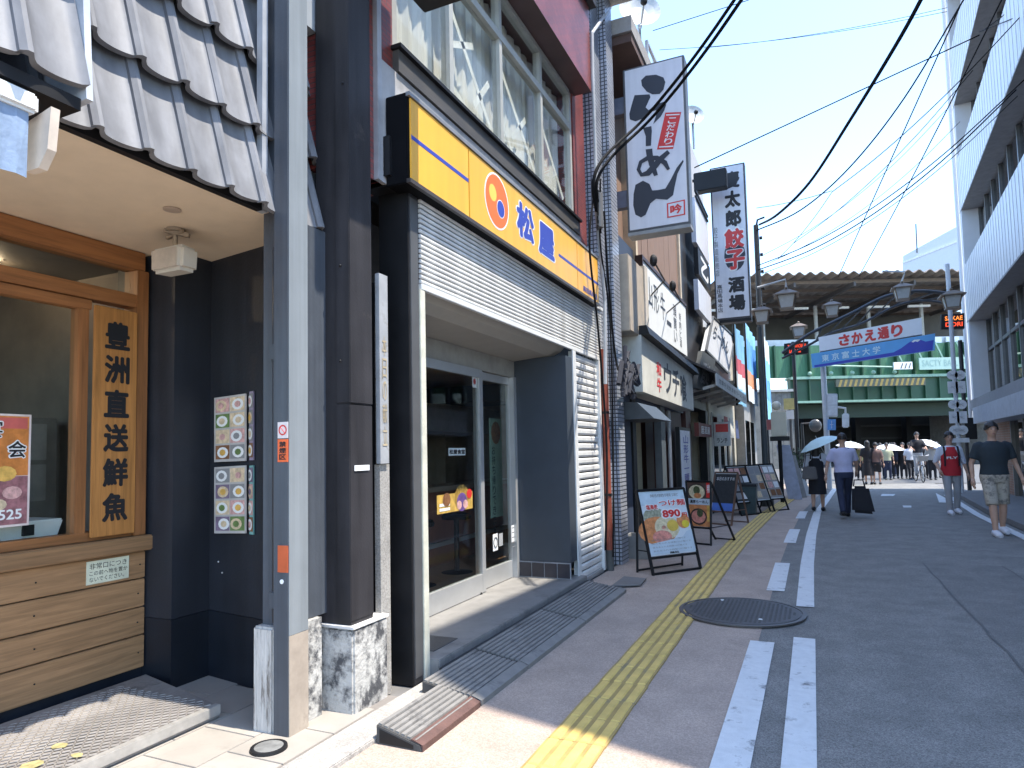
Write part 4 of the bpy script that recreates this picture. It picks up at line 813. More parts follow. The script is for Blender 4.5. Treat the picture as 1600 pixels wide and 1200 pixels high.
ax = thing('wall_box', 'beige metal box on the corner above the dark shop', 'box', (-2.35, 9.1, 3)); box('case', -2.45, -2.15, 8.68, 9.55, 3.05, 4.10, M('beige_metal', (.42, .35, .27), .6, noise=.12, dirt=(.3, .27, .24), dscale=2), ax, bevel=.01); box('side_strip', -2.45, -2.13, 9.56, 9.75, 3.05, 4.15, M('pale_beige', (.56, .5, .42), .6), ax)
WX = -2.28
wb = thing('white_sign_board', 'long white sign board with thin brush characters above the dark shop', 'sign', (WX, 12, 3.35))
a, b = pX(1003, 405, WX), pX(1071, 480, WX); y0, y1 = a.y, b.y
box('board', WX - .1, WX, y0, y1, 3.36, 4.40, M('board_bright', (.74, .75, .73), .5, noise=.05), wb); box('frame_top', WX - .1, WX + .02, y0 - .05, y1 + .03, 4.403, 4.46, M('frame_brown', (.05, .025, .02), .5), wb); box('frame_side', WX - .1, WX + .02, y0 - .06, y0 - .003, 3.33, 4.403, M('frame_brown', (.05, .025, .02), .5), wb)
for i, ch in enumerate('山形牛一'): text(ch, (WX + .004, y0 + .25 + .52 * i, 3.75 - .02 * i), (0, .40, 0), (0, 0, .48 if ch != '一' else .08), inkb, wb, .0)
vtext('頭買い', (WX + .004, y0 + 2.45, 4.2), (0, .32, 0), (0, 0, -.75), inkb, wb); vtext('焼肉と酒', (WX + .004, y0 + 3.05, 4.15), (0, .2, 0), (0, 0, -.7), inkb, wb)
for k in range(2):
    a = pX(1006 + 31 * k, 408 + 40 * k, -1.9); t = thing('sign_spotlight', ('nearer' if k == 0 else 'farther') + ' black spotlight on a thin arm above the white sign board', 'spotlight', a, 'spotlights over the white sign board')
    h_ = pX((1021, 1051)[k], (407, 447)[k], -1.75); MB().ball(h_, .05, .05, .08).build('head', black, t); g = MB(); g.tube([h_, h_ + Vector((-.1, 1.2, .03)), h_ + Vector((-.55, 2.3, .08))], .012, 6); g.build('arm', black, t)
LX = -2.12
lb = thing('lower_sign_board', 'weathered pale sign board with red and black brush characters over the dark doorway', 'sign', (LX, 11, 2.2))
a, b = pX(1003, 565, LX), pX(1083, 615, LX)
MB().hexa([(LX - .3, a.y, 2.26), (LX, a.y, 2.26), (LX, b.y, 2.20), (LX - .3, b.y, 2.20)], [(LX - .3, a.y, 3.06), (LX, a.y, 3.06), (LX, b.y, 2.92), (LX - .3, b.y, 2.92)]).build('board', M('board_weathered', (.55, .54, .48), .6, noise=.15, scale=2), lb)
MB().hexa([(LX - .3, a.y, 3.063), (LX + .12, a.y, 3.063), (LX + .12, b.y + .1, 2.923), (LX - .3, b.y + .1, 2.923)], [(LX - .3, a.y, 3.19), (LX + .08, a.y, 3.19), (LX + .08, b.y + .1, 3.05), (LX - .3, b.y + .1, 3.05)]).build('hood', black, lb)
yy = pX(1026, 590, LX).y; vtext('和牛', (LX + .004, yy, 2.82), (0, .34, 0), (0, 0, -.5), red, lb, .03)
for i, ch in enumerate('ウチ喰'): text(ch, (LX + .004, yy + .55 + .72 * i, 2.36 - .02 * i), (0, .62, 0), (0, 0, .5), inkb, lb, .02)
cp = thing('door_canopy', 'small dark metal canopy over the restaurant door', 'canopy', (-2.1, 8.9, 2.0)); p1, p2, p3, p4 = pX(978, 640, -2.05), pX(1034, 642, -2.02), pX(1041, 614, -2.2), pX(986, 618, -2.2)
cy = [(-2.45, 8.7), (-1.88, 8.7), (-1.88, 9.9), (-2.45, 9.9)]
MB().hexa([(x, y, 1.86) for x, y in cy], [(-2.45, 8.7, 2.12), (-2.1, 8.7, 2.08), (-2.1, 9.9, 2.08), (-2.45, 9.9, 2.12)]).build('hood', M('canopy_slate', (.045, .055, .062), .45), cp)
bd = thing('cable_bundle', 'dark bundle of wrapped cables and cloth beside the lower sign board', 'cable bundle', (-2.2, 9, 2.6)); g = MB()
for k in range(10): 
    q = pX(985 + random.uniform(-14, 14), 590 + random.uniform(-25, 25), -2.05); g.tube([q + Vector((0, random.uniform(-.2, .2), random.uniform(-.22, .22))) for _ in range(4)], .03, 6)
g.build('bundle', M('cable_cloth', (.022, .024, .035), .7), bd, smooth=True)
# doorway
box('door_frame', -2.5, -2.38, 9.55, 9.75, 0, 2.2, black, bldg); box('door_frame', -2.5, -2.38, 11.55, 11.9, 0, 2.2, M('door_slate', (.07, .085, .095), .5), bldg); box('door_side', -2.55, -2.4, 8.63, 9.5, 0, 2.2, navy, bldg); box('dark_bay', -2.6, -2.5, 11.9, 14.2, 0, 2.2, M('maroon_wall', (.05, .014, .012), .6), bldg)
box('wood_door', -3.2, -3.12, 9.3, 11.8, 0, 2.2, M('door_brown', (.20, .08, .04), .5, noise=.4, scale=3), bldg)
t = thing('door_poster', 'tall menu poster on the brown restaurant door', 'poster', (-3.1, 10.8, .9)); box('sheet', -3.115, -3.105, 10.7, 11.5, .95, 1.75, pp_bn, t); [box('picture', -3.105, -3.1, 10.75, 11.45, 1.0 + .25 * k, 1.2 + .25 * k, (pp_cr, pp_yl, pp_cr)[k], t) for k in range(3)]
t = thing('indoor_figurine', 'small pale figurine behind the restaurant doorway', 'figurine', (-2.8, 10.3, .5)); MB().lathe((-2.8, 10.3, .0), [(.16, 0), (.17, .6), (.12, .75), (.05, .8)], 14).build('body', M('figurine_tan', (.55, .38, .22), .6), t); MB().ball((-2.8, 10.3, .9), .11).build('head', M('figurine_tan', (.55, .38, .22), .6), t)
VX = -2.25
a, b = pX(1063, 672, VX), pX(1081, 760, VX)
vs = thing('vertical_sign', 'white vertical sign board with dark blue characters by the restaurant doorway', 'sign', (VX, 12.9, .4)); box('frame', VX - .08, VX - .006, a.y - .08, b.y + .08, .35, a.z + .06, black, vs); box('face', VX - .006, VX, a.y, b.y, .4, a.z, M('sign_cool_white', (.66, .68, .74), .5), vs)
vtext('山形牛一頭買い', (VX + .004, a.y + .25, a.z - .08), (0, b.y - a.y - .5, 0), (0, 0, -1.3), blue, vs, .02)

# rooftop things
def dish(c, r, label):
    t = thing('satellite_dish', label, 'satellite dish', c); ax_ = Vector((.45, -.85, .25)).normalized(); u = ax_.cross(Vector((0, 0, 1))).normalized(); v = u.cross(ax_); g = MB(); N = 28
    rows = [[c + (u * math.cos(k * 2 * math.pi / N) + v * math.sin(k * 2 * math.pi / N)) * r * q + ax_ * (.28 * r * q * q) for k in range(N)] for q in (.05, .4, .75, 1)]
    for i in range(3):
        for k in range(N): g.quad(rows[i][k], rows[i][(k + 1) % N], rows[i + 1][(k + 1) % N], rows[i + 1][k])
    g.build('reflector', M('dish_grey', (.52, .53, .52), .5), t, smooth=True); g = MB(); g.tube([c + v * -r * .9, c + ax_ * r * .9 - v * .1], .02, 6); g.build('arm', alu, t); MB().ball(c + ax_ * r * .9 - v * .1, .06).build('receiver', black, t); g = MB(); g.tube([c - ax_ * .02, c + Vector((0, .05, -.9))], .03, 8); g.build('mast', alu, t)
dish(pX(998, 22, -2.4), .36, 'grey satellite dish on the roof above the ramen sign')
dish(pX(1082, 182, -2.6), .30, 'small satellite dish between the ramen sign and gyoza sign')
rf = thing('roof_screen', 'white ribbed screen panels on the roof behind the ramen sign', 'screen', (-2.3, 12, 7.4))
for k in range(5): box('panel', -2.45, -2.40, 12.3 + .3 * k, 12.58 + .3 * k, 7.0, 8.9 - .04 * k, M('screen_white', (.62, .62, .62), .5), rf)
g = MB(); g.bar((-2.36, 11.4, 7.4), (-2.36, 11.4, 8.7), .05); g.bar((-2.36, 11.4, 8.7), (-2.36, 13.9, 8.8), .05); g.bar((-2.36, 13.9, 8.9), (-2.36, 14.1, 6.9), .05); g.bar((-2.36, 10.9, 7.4), (-2.36, 12.1, 6.8), .05); g.build('rail', alu, rf)
rt = thing('roof_hut', 'pale rooftop hut of crossed braces above the mosaic column', 'roof hut', (-2.8, 8.6, 7.8)); box('wall', -4.2, -2.75, 7.6, 9.2, 7.8, 9.6, M('hut_cream', (.62, .58, .5), .6, noise=.1), rt); g = MB(); g.bar((-2.72, 7.7, 7.9), (-2.72, 8.5, 8.8), .04); g.bar((-2.72, 8.5, 7.9), (-2.72, 7.7, 8.8), .04); g.build('brace', alu, rt)

# black shop beyond, then pale shops
bk = thing('black_shop', 'narrow black clad shop building beyond the beef restaurant', 'shop', (-2.45, 16, 0))
box('wall', -8, -2.45, 14.35, 17.6, 2.4, 7.0, M('black_cladding', (.022, .022, .026), .5, noise=.2), bk); box('bay', -3.4, -3.3, 14.35, 17.6, 0, 2.4, M('maroon_bay', (.06, .018, .015), .6), bk); box('pier', -2.6, -2.42, 14.3, 14.9, 0, 2.4, M('maroon_pier', (.08, .03, .025), .6), bk); box('pier', -2.6, -2.42, 17.2, 17.6, 0, 2.4, black, bk)
cream2 = M('cream_wall', (.52, .48, .38), .6, noise=.1)
p5 = thing('cream_shop', 'cream fronted shop behind the leaning menu boards', 'shop', (-2.4, 20.5, 0)); box('wall', -8, -2.4, 17.65, 24, 0, 4.6, cream2, p5)
for k in range(4): w_ = box('window', -2.4, -2.385, 18.1 + 1.4 * k, 19.1 + 1.4 * k, .8, 2.3, gl_dark, p5); box('window_frame', -2.41, -2.37, 18.0 + 1.4 * k, 18.1 + 1.4 * k, .7, 2.4, white, w_)
p6 = thing('grey_building', 'tall grey building glimpsed between the ramen and gyoza signs', 'building', (-3, 19, 0)); box('wall', -9, -2.7, 17.65, 20.5, 4.603, 9.9, M('grey_render', (.42, .42, .43), .7, noise=.1), p6); box('tank', -3.2, -2.72, 17.9, 18.7, 9.903, 10.5, white, p6)
p7 = thing('far_shop', 'low pale shop at the far end of the left side', 'shop', (-2.2, 25.5, 0)); box('wall', -9, -2.1, 24.05, 29, 0, 5.0, M('pale_render', (.28, .275, .26), .7), p7)
for k in range(2): box('window', -2.1, -2.085, 24.4 + 2 * k, 25.9 + 2 * k, .6, 2.4, gl_dark, p7)
t = thing('scroll_sign', 'white framed sign with a black angular emblem on the black shop', 'sign', (-2.2, 16, 6.2)); p = [pX(1085, 308, -2.2), pX(1109, 300, -2.2), pX(1112, 410, -2.2), pX(1088, 420, -2.2)]
y0, y1 = p[0].y, p[1].y; box('upper_panel', -2.3, -2.2, 15.3, 17.4, 6.15, 7.2, signf, t); box('lower_panel', -2.3, -2.2, 15.3, 17.4, 4.6, 5.3, signf, t); box('emblem_plate', -2.28, -2.18, 15.35, 17.3, 5.42, 6.05, black, t); text('乙', (-2.175, 15.7, 5.5), (0, 1.2, 0), (0, 0, .45), whitep, t, .04)
for k in range(2): g = MB(); g.bar((-2.19, 15.4, 7.25 + .12 * k), (-2.19, 17.3, 7.25 + .12 * k), .05); g.build('bar', black, t)
t = thing('slanted_sign', 'grey white square sign with smeared brush lettering leaning out over the awning', 'sign', (-2.0, 18, 4)); P4 = [pX(1103, 548, -2.15), pX(1137, 583, -1.95), pX(1147, 527, -2.0), pX(1114, 495, -2.2)]
g = MB(); g.prism(P4, (-.12, .02, 0)); g.build('cabinet', M('slanted_grey', (.50, .5, .5), .5, noise=.1), t); text('らーめん', P4[0].lerp(P4[3], .45).lerp(P4[1].lerp(P4[2], .45), .12) + Vector((.006, 0, 0)), (P4[1] - P4[0]) * .76, (P4[3] - P4[0]) * .38, inkb, t, .03)
g = MB(); [g.bar(P4[i] + Vector((.004, 0, 0)), P4[(i + 1) % 4] + Vector((.004, 0, 0)), .05) for i in range(4)]; g.build('frame', fr, t)
t = thing('dark_plaque', 'dark grey vertical plaque with faded characters beside the awning', 'sign', (-2.0, 15, 3)); P4 = [pX(1088, 606, -2.05), pX(1109, 613, -2.0), pX(1118, 563, -2.0), pX(1098, 548, -2.05)]
g = MB(); g.prism(P4, (-.1, .02, 0)); g.build('plate', M('plaque_grey', (.045, .048, .045), .6, noise=.2), t); text('酒処', P4[0].lerp(P4[2], .15) + Vector((.006, 0, 0)), (P4[1] - P4[0]) * .6, (P4[3] - P4[0]) * .6, gr_print, t, .02)
aw = thing('awning', 'dark sloping awning with pale printed valance over the far shop', 'awning', (-1.9, 17, 2.8)); g = MB(); A = [(-2.45, 13.9, 3.35), (-1.72, 13.9, 2.95), (-1.72, 20.6, 2.85), (-2.45, 20.6, 3.3)]; g.prism(A, (0, 0, .05)); g.build('canopy', M('awning_dark', (.05, .045, .045), .6), aw)
g = MB(); g.box(-1.735, -1.715, 13.9, 20.6, 2.72, 2.98); g.build('valance', M('valance_pale', (.5, .5, .48), .6), aw); text('営業中 定食 酒 肴 ラーメン 餃子', (-1.711, 14.3, 2.79), (0, 6.0, 0), (0, 0, .11), ink, aw, .02)
for k in range(5): g = MB(); g.bar((-2.45, 14.2 + 1.3 * k, 2.6), (-1.78, 14.2 + 1.3 * k, 2.75), .06); g.build('rib', M('rib_pale', (.5, .48, .44), .5), aw)
t = thing('red_lantern_board', 'dull red wooden board sign under the awning', 'sign', (-2.2, 15.6, 1.9)); box('board', -2.35, -2.25, 14.9, 16.9, 1.72, 2.02, M('maroon_board', (.18, .04, .03), .6), t); text('居酒屋', (-2.247, 15.2, 1.78), (0, 1.4, 0), (0, 0, .18), whitep, t, .02)
# banners
def banner(px0, px1, py0, py1, X, cols, label):
    a, b = pX(px0, py0, X), pX(px1, py1, X); t = thing('banner', label, 'banner', (X, a.y, b.z), 'coloured banners by the far pole'); n = len(cols); z0, z1 = pX(px0, py1, X).z, a.z
    y0, y1 = a.y, pX(px1, py0, X).y
    for i, c in enumerate(cols):
        g = MB()
        for k in range(8):
            u, v = y0 + (y1 - y0) * k / 8, y0 + (y1 - y0) * (k + 1) / 8; f_ = lambda y: X + .04 * math.sin(y * 5)
            za, zb2 = z1 + (z0 - z1) * i / n, z1 + (z0 - z1) * (i + 1) / n - .004; g.quad((f_(u), u, zb2), (f_(v), v, zb2), (f_(v), v, za), (f_(u), u, za))
        g.build('cloth_panel', c, t, smooth=True)
    g = MB(); g.cyl((X, y0, z0 - .1), (X, y0, z1 + .1), .03, 8); g.build('pole', black, t)
bl1 = M('banner_sky', (.22, .48, .68), .7, noise=.3, scale=1.2); bl2 = M('banner_blue', (.10, .30, .62), .7, noise=.4, scale=1.5); bw_ = M('banner_white', (.68, .74, .74), .7, noise=.2, scale=1.5); br_ = M('banner_red', (.55, .10, .13), .7, noise=.3, scale=2); bo_ = M('banner_orange', (.65, .26, .12), .7, noise=.3)
banner(1146, 1160, 505, 625, -1.95, [bl1, bl1, br_, bw_, bl1], 'sky blue and white banner with a red patch left of the pole')
banner(1163, 1178, 500, 620, -1.95, [bl1, bl2, bl2, bo_, bw_], 'deep blue banner with an orange foot just left of the pole')
banner(1191, 1200, 520, 650, -1.55, [bw_, bl1, bl2, bl1], 'slim pale blue banner just right of the pole')

# pole
pz = pY(1199, 740, 20.5); pz.z = 0; pole = thing('utility_pole', 'slim dark utility pole behind the lantern post with cables at its top', 'utility pole', pz)
pt = pY(1180, 352, pz.y); g = MB(); g.tube([pz, (pz.x, pz.y, pt.z)], [.10, .07], 12); g.build('shaft', M('pole_dark', (.045, .048, .05), .6, noise=.2), pole)
g = MB(); g.tube([(pz.x, pz.y, pt.z - .1), (pz.x + .05, pz.y, pt.z + .15), (pz.x + .25, pz.y, pt.z + .2)], .03, 8); g.build('bracket', black, pole)
for k in range(5): MB().cyl((pz.x + .08, pz.y, pt.z - .4 - .5 * k), (pz.x + .16, pz.y, pt.z - .4 - .5 * k), .05, 8).build('insulator', black, pole)
# street cables
PT = Vector((pz.x + .1, pz.y, pt.z))
cab('cable', [PT, pY(1215, 335, 17), pY(1265, 285, 15), pY(1330, 185, 12.5), pY(1400, 70, 10.5), pY(1445, -12, 9.5), pY(1500, -120, 8.5)], .030, 'thick black cable from the pole top sweeping up to the right', 'cables over the street')
def wire(p, q, r, label, sag=.0, Yp=17.7, Yq=14):
    a, b = pY(*p, Yp), pY(*q, Yq); m = (a + b) / 2 + Vector((0, 0, -sag)); cab('cable', [a, a.lerp(b, .25) + Vector((0, 0, -sag * .75)), m, a.lerp(b, .75) + Vector((0, 0, -sag * .75)), b], r, label, 'cables over the street')
wire((1085, 262), (1530, 55), .016, 'long dark cable rising from the gyoza sign to the right building', .0, 17, 20)
wire((1100, 75), (1480, 12), .008, 'upper of two faint cables high across the sky', .15, 22, 24); wire((1030, 78), (1480, 18), .008, 'lower of two faint cables high across the sky', .2, 22, 24)
wire((1020, 48), (1170, 0), .008, 'faint cable beside the satellite dish', .0, 14, 14)
wire((1182, 360), (1510, -8), .016, 'cable from the pole crossing the upper sky toward the right building', .9, 17.7, 15)
wire((1300, 300), (1600, 20), .010, 'thin cable through the knot of wires', .2, 18, 15); wire((1182, 325), (1300, 298), .008, 'short thin cable from the gyoza sign to the knot of wires', .05, 18.4, 18)
wire((1215, 405), (1300, 300), .008, 'thin cable dropping from the knot of wires', .1, 18, 18); wire((1240, 380), (1520, 110), .008, 'faint cable below the knot of wires', .3, 19, 17)
wire((1184, 415), (1600, 125), .012, 'upper of the bundle of cables to the right building', .5, 17.7, 16); wire((1184, 422), (1588, 140), .014, 'middle of the bundle of cables to the right building', .55, 17.7, 16); wire((1190, 428), (1590, 150), .008, 'lower of the bundle of cables to the right building', .5, 17.7, 16)
wire((1310, 432), (1500, 10), .014, 'steep left cable in front of the station roof', .0, 24, 14); wire((1342, 432), (1565, 0), .014, 'steep right cable in front of the station roof', .1, 24, 14)
wire((1190, 400), (1480, 170), .007, 'very faint cable between the knot and the bundle', .4, 18, 20); wire((1200, 412), (1500, 190), .007, 'second very faint cable above the bundle', .4, 18, 20)
wire((1540, 45), (1600, 0), .012, 'short cable at the top right corner', .0, 18, 15); wire((1530, 50), (1600, 22), .010, 'lower short cable at the top right corner', .0, 18, 15)

# ================================================================== RIGHT BUILDING
d_ = ray(1360, 703); rbd = Vector((d_.x, d_.y, 0)).normalized(); rbn = Vector((rbd.y, -rbd.x, 0))     # along the facade (away), and into the building
E0 = Vector((4.64, 25, 0))
def rb(s, t, z): return E0 - rbd * s + rbn * t + Vector((0, 0, z))         # s metres back towards the camera, t metres into the block
def rbox(mb, s0, s1, t0, t1, z0, z1):
    mb.hexa([rb(s0, t0, z0), rb(s1, t0, z0), rb(s1, t1, z0), rb(s0, t1, z0)], [rb(s0, t0, z1), rb(s1, t0, z1), rb(s1, t1, z1), rb(s0, t1, z1)]); return mb
wpan = M('white_metal_panel', (.62, .625, .64), .4, noise=.05, scale=1.5, metal=.1); soff = M('panel_soffit', (.24, .235, .235), .6); dkf = M('dark_window_frame', (.12, .125, .13), .4, metal=.3); seam = M('panel_seam', (.52, .525, .545), .5)
rbl = thing('white_building', 'modern white panelled building with dark ribbon windows on the right side', 'building', E0)
LB = 12.6
levels = [(5.28, 7.0), (8.82, 10.45), (12.25, 14.0), (15.8, 17.4)]
wbands = [(2.80, 5.22), (7.0, 8.76), (10.45, 12.19), (14.0, 15.74)]
rbox(MB(), .35, LB, .62, 7, 0, 17.4).build('core', M('core_grey', (.20, .20, .21), .6), rbl)
for z0, z1 in levels:
    sg_ = 0.0; n = 9; wd = (LB - 0.0) / n
    for k in range(n): rbox(MB(), k * wd + .006, (k + 1) * wd - .006, -.0, .55, z0, z1).build('panel', wpan, rbl)
    g = MB()
    for k in range(n * 4): rbox(g, k * wd / 4 + .15, k * wd / 4 + .162, -.008, .0, z0, z1)
    g.build('panel_ribs', seam, rbl, kind='stuff')
    rbox(MB(), .0, LB, .0, .60, z0 - .045, z0 - .003).build('soffit', soff, rbl)
for z0, z1 in wbands:
    n = 10; wd = (LB - .4) / n
    for k in range(n):
        rbox(MB(), .4 + k * wd + .05, .4 + (k + 1) * wd - .05, .50, .515, z0 + .06, z1 - .06).build('window_pane', gl_dark, rbl); rbox(MB(), .4 + k * wd - .05, .4 + k * wd + .05, .44, .54, z0, z1).build('window_post', dkf, rbl)
        if (k * 7 + int(z0)) % 3 == 0: rbox(MB(), .4 + k * wd + .06, .4 + (k + .55) * wd, .54, .55, z0 + .06, z1 - .06).build('blind', M('window_blind', (.5, .5, .5), .7), rbl)
    rbox(MB(), .4, LB, .46, .53, z0, z0 + .06).build('window_sill', dkf, rbl)
rbox(MB(), .4, LB, .45, .53, 4.25, 4.34).build('window_transom', dkf, rbl)
rbox(MB(), .0, .38, .003, .7, 2.45, 17.4).build('end_pier', wpan, rbl); g = MB(); g.tube([rb(-.06, -.05, 1.6), rb(-.06, -.05, 17)], .06, 10); g.build('downpipe', wpan, rbl)
rbox(MB(), -.02, LB, -.04, .62, 2.45, 2.78).build('sill_band', M('grey_band', (.20, .20, .21), .55), rbl)
rbox(MB(), 2.6, LB + 3, -.30, .5, 1.98, 2.42).build('canopy_fascia', M('grey_blue_panel', (.36, .39, .44), .5), rbl)
rbox(MB(), .3, 2.6, .3, .62, .1, 2.447).build('pier', M('pier_pale', (.4, .38, .37), .6), rbl); rbox(MB(), 1.4, 4.4, .25, .6, .1, 1.975).build('brick_pier', brick('terracotta_brick', (.34, .16, .09), (.28, .13, .08), (.3, .25, .2), .21, .065, .008, .7, u='y'), rbl)
rbox(MB(), 4.5, LB + 3, .3, .6, .1, 1.975).build('shop_window', gl_dark, rbl); [rbox(MB(), 4.6 + 1.6 * k, 4.7 + 1.6 * k, .22, .3, .1, 1.975).build('shop_post', dkf, rbl) for k in range(7)]
t = thing('shop_sign_box', 'small black box sign at the far corner of the white building', 'sign', rb(.4, -.2, 1.6)); rbox(MB(), .2, 1.1, -.35, -.05, 1.55, 2.2).build('box', black, t, bevel=.01)
# lower building towards the camera (outside the frame; its stepped end throws the shade edge)
rb2 = thing('near_building', 'grey building on the right before the white one', 'building', (3.2, 7, 0))
NB = lambda s: rb(s, 0, 0)
prof = [(LB + .03, 0), (LB + .03, 14.1), (20.8, 14.1), (21.3, 12.6), (21.85, 8.15), (23.4, 1.0), (23.4, 0)]
g = MB(); g.prism([rb(s, .0, z) for s, z in prof], rbn * 7); g.build('block', M('grey_wall_right', (.34, .34, .35), .7, noise=.1), rb2)
for fl_ in range(3):
    for k in range(5): rbox(MB(), 13.2 + 1.6 * k, 14.3 + 1.6 * k, -.02, .0, 3.2 + 3.1 * fl_, 4.7 + 3.1 * fl_).build('window', gl_dark, rb2)
# far building behind
fb = thing('far_building', 'pale distant building behind the station roof', 'building', pY(1460, 400, 90)); p = [pY(1410, 435, 90), pY(1512, 435, 90), pY(1512, 345, 90), pY(1480, 362, 90), pY(1411, 400, 90)]
g = MB(); g.prism([Vector((q.x, q.y, q.z)) for q in p], (4, 12, 0)); g.build('block', M('far_white', (.50, .54, .60), .7, noise=.05), fb); g = MB(); g.prism([pY(1410, 412, 89.9), pY(1512, 372, 89.9), pY(1512, 369, 89.9), pY(1410, 409, 89.9)], (0, .1, 0)); g.build('band', M('far_band', (.6, .63, .66), .7), fb)
g = MB(); a, b = pY(1433, 395, 90), pY(1431, 350, 90); g.cyl(a, b, .08, 6); g.build('antenna', fr, fb)

# ================================================================== STREET LANTERNS
lan_b = M('lantern_bronze', (.16, .12, .085), .45, metal=.3, noise=.15); lan_g = M('lantern_pane', (.40, .41, .40), .25, noise=.1)
def lantern(c, wd, label, arm=None):
    t = thing('street_lantern', label, 'lantern', c, 'old style street lanterns'); k = wd / .5; c = Vector(c)
    q = lambda r, z: [c + Vector((r * k * sx, r * k * sy, z * k)) for sx, sy in ((-1, -1), (1, -1), (1, 1), (-1, 1))]
    MB().hexa(q(.13, -.20), q(.19, .10)).build('glass_body', lan_g, t)
    for i in range(4): MB().bar(q(.135, -.20)[i], q(.195, .10)[i], .022 * k).build('frame_bar', lan_b, t)
    MB().hexa(q(.26, .10), q(.07, .22)).build('roof', lan_b, t); MB().hexa(q(.27, .075), q(.27, .10)).build('eave', lan_b, t); MB().hexa(q(.15, -.235), q(.15, -.20)).build('base', lan_b, t); MB().ball(c + Vector((0, 0, .26 * k)), .04 * k).build('finial', lan_b, t)
    if arm: g = MB(); g.tube([c + Vector((0, 0, .28 * k))] + [Vector(a) for a in arm], .028, 8); g.build('arm', M('arm_pale', (.45, .45, .44), .5), t)
    return t
lb0 = pZ(1199, 791); l1 = pY(1193, 492, lb0.y)
lpst = thing('lantern_post', 'dark green grey lantern post on the left pavement before the banners', 'lamp post', lb0); MB().tube([lb0, (lb0.x, lb0.y, 1.0), (lb0.x, lb0.y, l1.z - .3)], [.10, .075, .06], 12).build('shaft', M('post_green_grey', (.05, .06, .062), .5, noise=.2), lpst); MB().lathe(lb0, [(.16, 0), (.16, .3), (.11, .36)], 14).build('foot', M('post_green_grey', (.05, .06, .062), .5), lpst)
lantern((lb0.x + .08, lb0.y, l1.z), .46, 'bronze lantern on the top of the post left of the banners')
l2 = pY(1229, 468, lb0.y); lantern(l2, .54, 'largest bronze lantern hanging from a pale arm right of the lantern post', [(l2.x, l2.y, l2.z + .5), (lb0.x, lb0.y, l2.z + .38)])
l3 = pY(1300, 483, 22); lantern(l3, .50, 'pale roofed lantern above the left end of the white gate sign')
l4 = pY(1248, 516, 26); lantern(l4, .55, 'small pale lantern above the left black display board')
l5 = pY(1410, 456, 23); lantern(l5, .56, 'lantern hung above the right end of the white gate sign', [(l5.x + .1, l5.y, l5.z + .6), (l5.x - .5, l5.y, l5.z + .7)])
l6 = pY(1487, 468, 19.5); lantern(l6, .5, 'lantern above the right black display board')

# ================================================================== GATE OVER THE STREET
GT = 24.0
gate = thing('street_gate', 'black arched gate frame spanning the street', 'gate', pY(1290, 760, GT))
gm = M('gate_black', (.03, .03, .033), .45, noise=.15)
def arc(pts, r, name='arch_tube'):
    P = [pY(x, y, GT + .2) for x, y in pts]; out = []
    for i in range(len(P) - 1):
        a = P[max(0, i - 1)]; b = P[i]; c = P[i + 1]; d = P[min(len(P) - 1, i + 2)]
        for k in range(6): t = k / 6; out.append(.5 * ((2 * b) + (c - a) * t + (2 * a - 5 * b + 4 * c - d) * t * t + (3 * b - a - 3 * c + d) * t ** 3))
    out.append(P[-1]); MB().tube(out, r, 8).build(name, gm, gate, smooth=True); return out
A1 = arc([(1222, 552), (1265, 522), (1330, 490), (1385, 463), (1440, 455), (1500, 462)], .055); A2 = arc([(1222, 560), (1262, 540), (1300, 520), (1345, 506), (1400, 478), (1445, 470), (1500, 478)], .04)
for k in range(2, min(len(A1), len(A2)) - 1, 3): MB().bar(A1[k], A2[k], .04).build('brace', gm, gate)
lp0 = pY(1293, 700, GT); MB().tube([(lp0.x, GT + .25, 0), (lp0.x, GT + .25, 5.0)], .085, 12).build('post', M('gate_post_white', (.50, .53, .56), .45, noise=.1), gate)
rp0 = pY(1498, 690, 21.5); MB().tube([(rp0.x, 21.5, 0), (rp0.x, 21.5, 6.4)], .055, 12).build('post', M('gate_post_white', (.50, .53, .56), .45, noise=.1), gate)
for px in (1240, 1505): b = pY(px, 560, GT); MB().tube([(b.x, GT + .3, 0), (b.x, GT + .3, b.z + .6)], .06, 10).build('leg', gm, gate)
t = thing('gate_sign', 'white gate sign with five bold red brush characters across the street', 'sign', pY(1360, 540, GT))
P4 = [pY(1281, 549, GT), pY(1441, 522, GT - .25), pY(1440, 496, GT - .25), pY(1279, 527, GT)]
def slab(P, d=.14): 
    g = MB(); g.hexa([P[0], P[1], P[1] + Vector((0, d, 0)), P[0] + Vector((0, d, 0))], [P[3], P[2], P[2] + Vector((0, d, 0)), P[3] + Vector((0, d, 0))]); return g
slab(P4).build('panel', M('gate_white', (.74, .76, .79), .4, noise=.03), t)
def onslab(P, u, v, off=.006): return P[0].lerp(P[1], u).lerp(P[3].lerp(P[2], u), v) + Vector((0, -off, 0))
for i, ch in enumerate('さかえ通り'):
    u0 = .20 + .128 * i; o_ = onslab(P4, u0, .10); text(ch, o_, onslab(P4, u0 + .112, .10) - o_, onslab(P4, u0, .88) - o_, red, t, .045)
slab([P4[0] + Vector((0, .02, -.09)), P4[1] + Vector((.0, .02, -.09)), P4[1] + Vector((0, .02, -.01)), P4[0] + Vector((0, .02, -.01))]).build('rail', fr, t)
t = thing('university_sign', 'bright blue gate sign with pale characters and dark blue mountain below the white one', 'sign', pY(1360, 560, GT))
P5 = [pY(1269, 575, GT), pY(1461, 547, GT - .3), pY(1461, 521, GT - .3), pY(1267, 553, GT)]
slab(P5, .12).build('panel', M('gate_sky_blue', (.10, .36, .68), .4, noise=.12, scale=1.2), t)
dk = M('gate_deep_blue', (.02, .04, .42), .4, noise=.05)
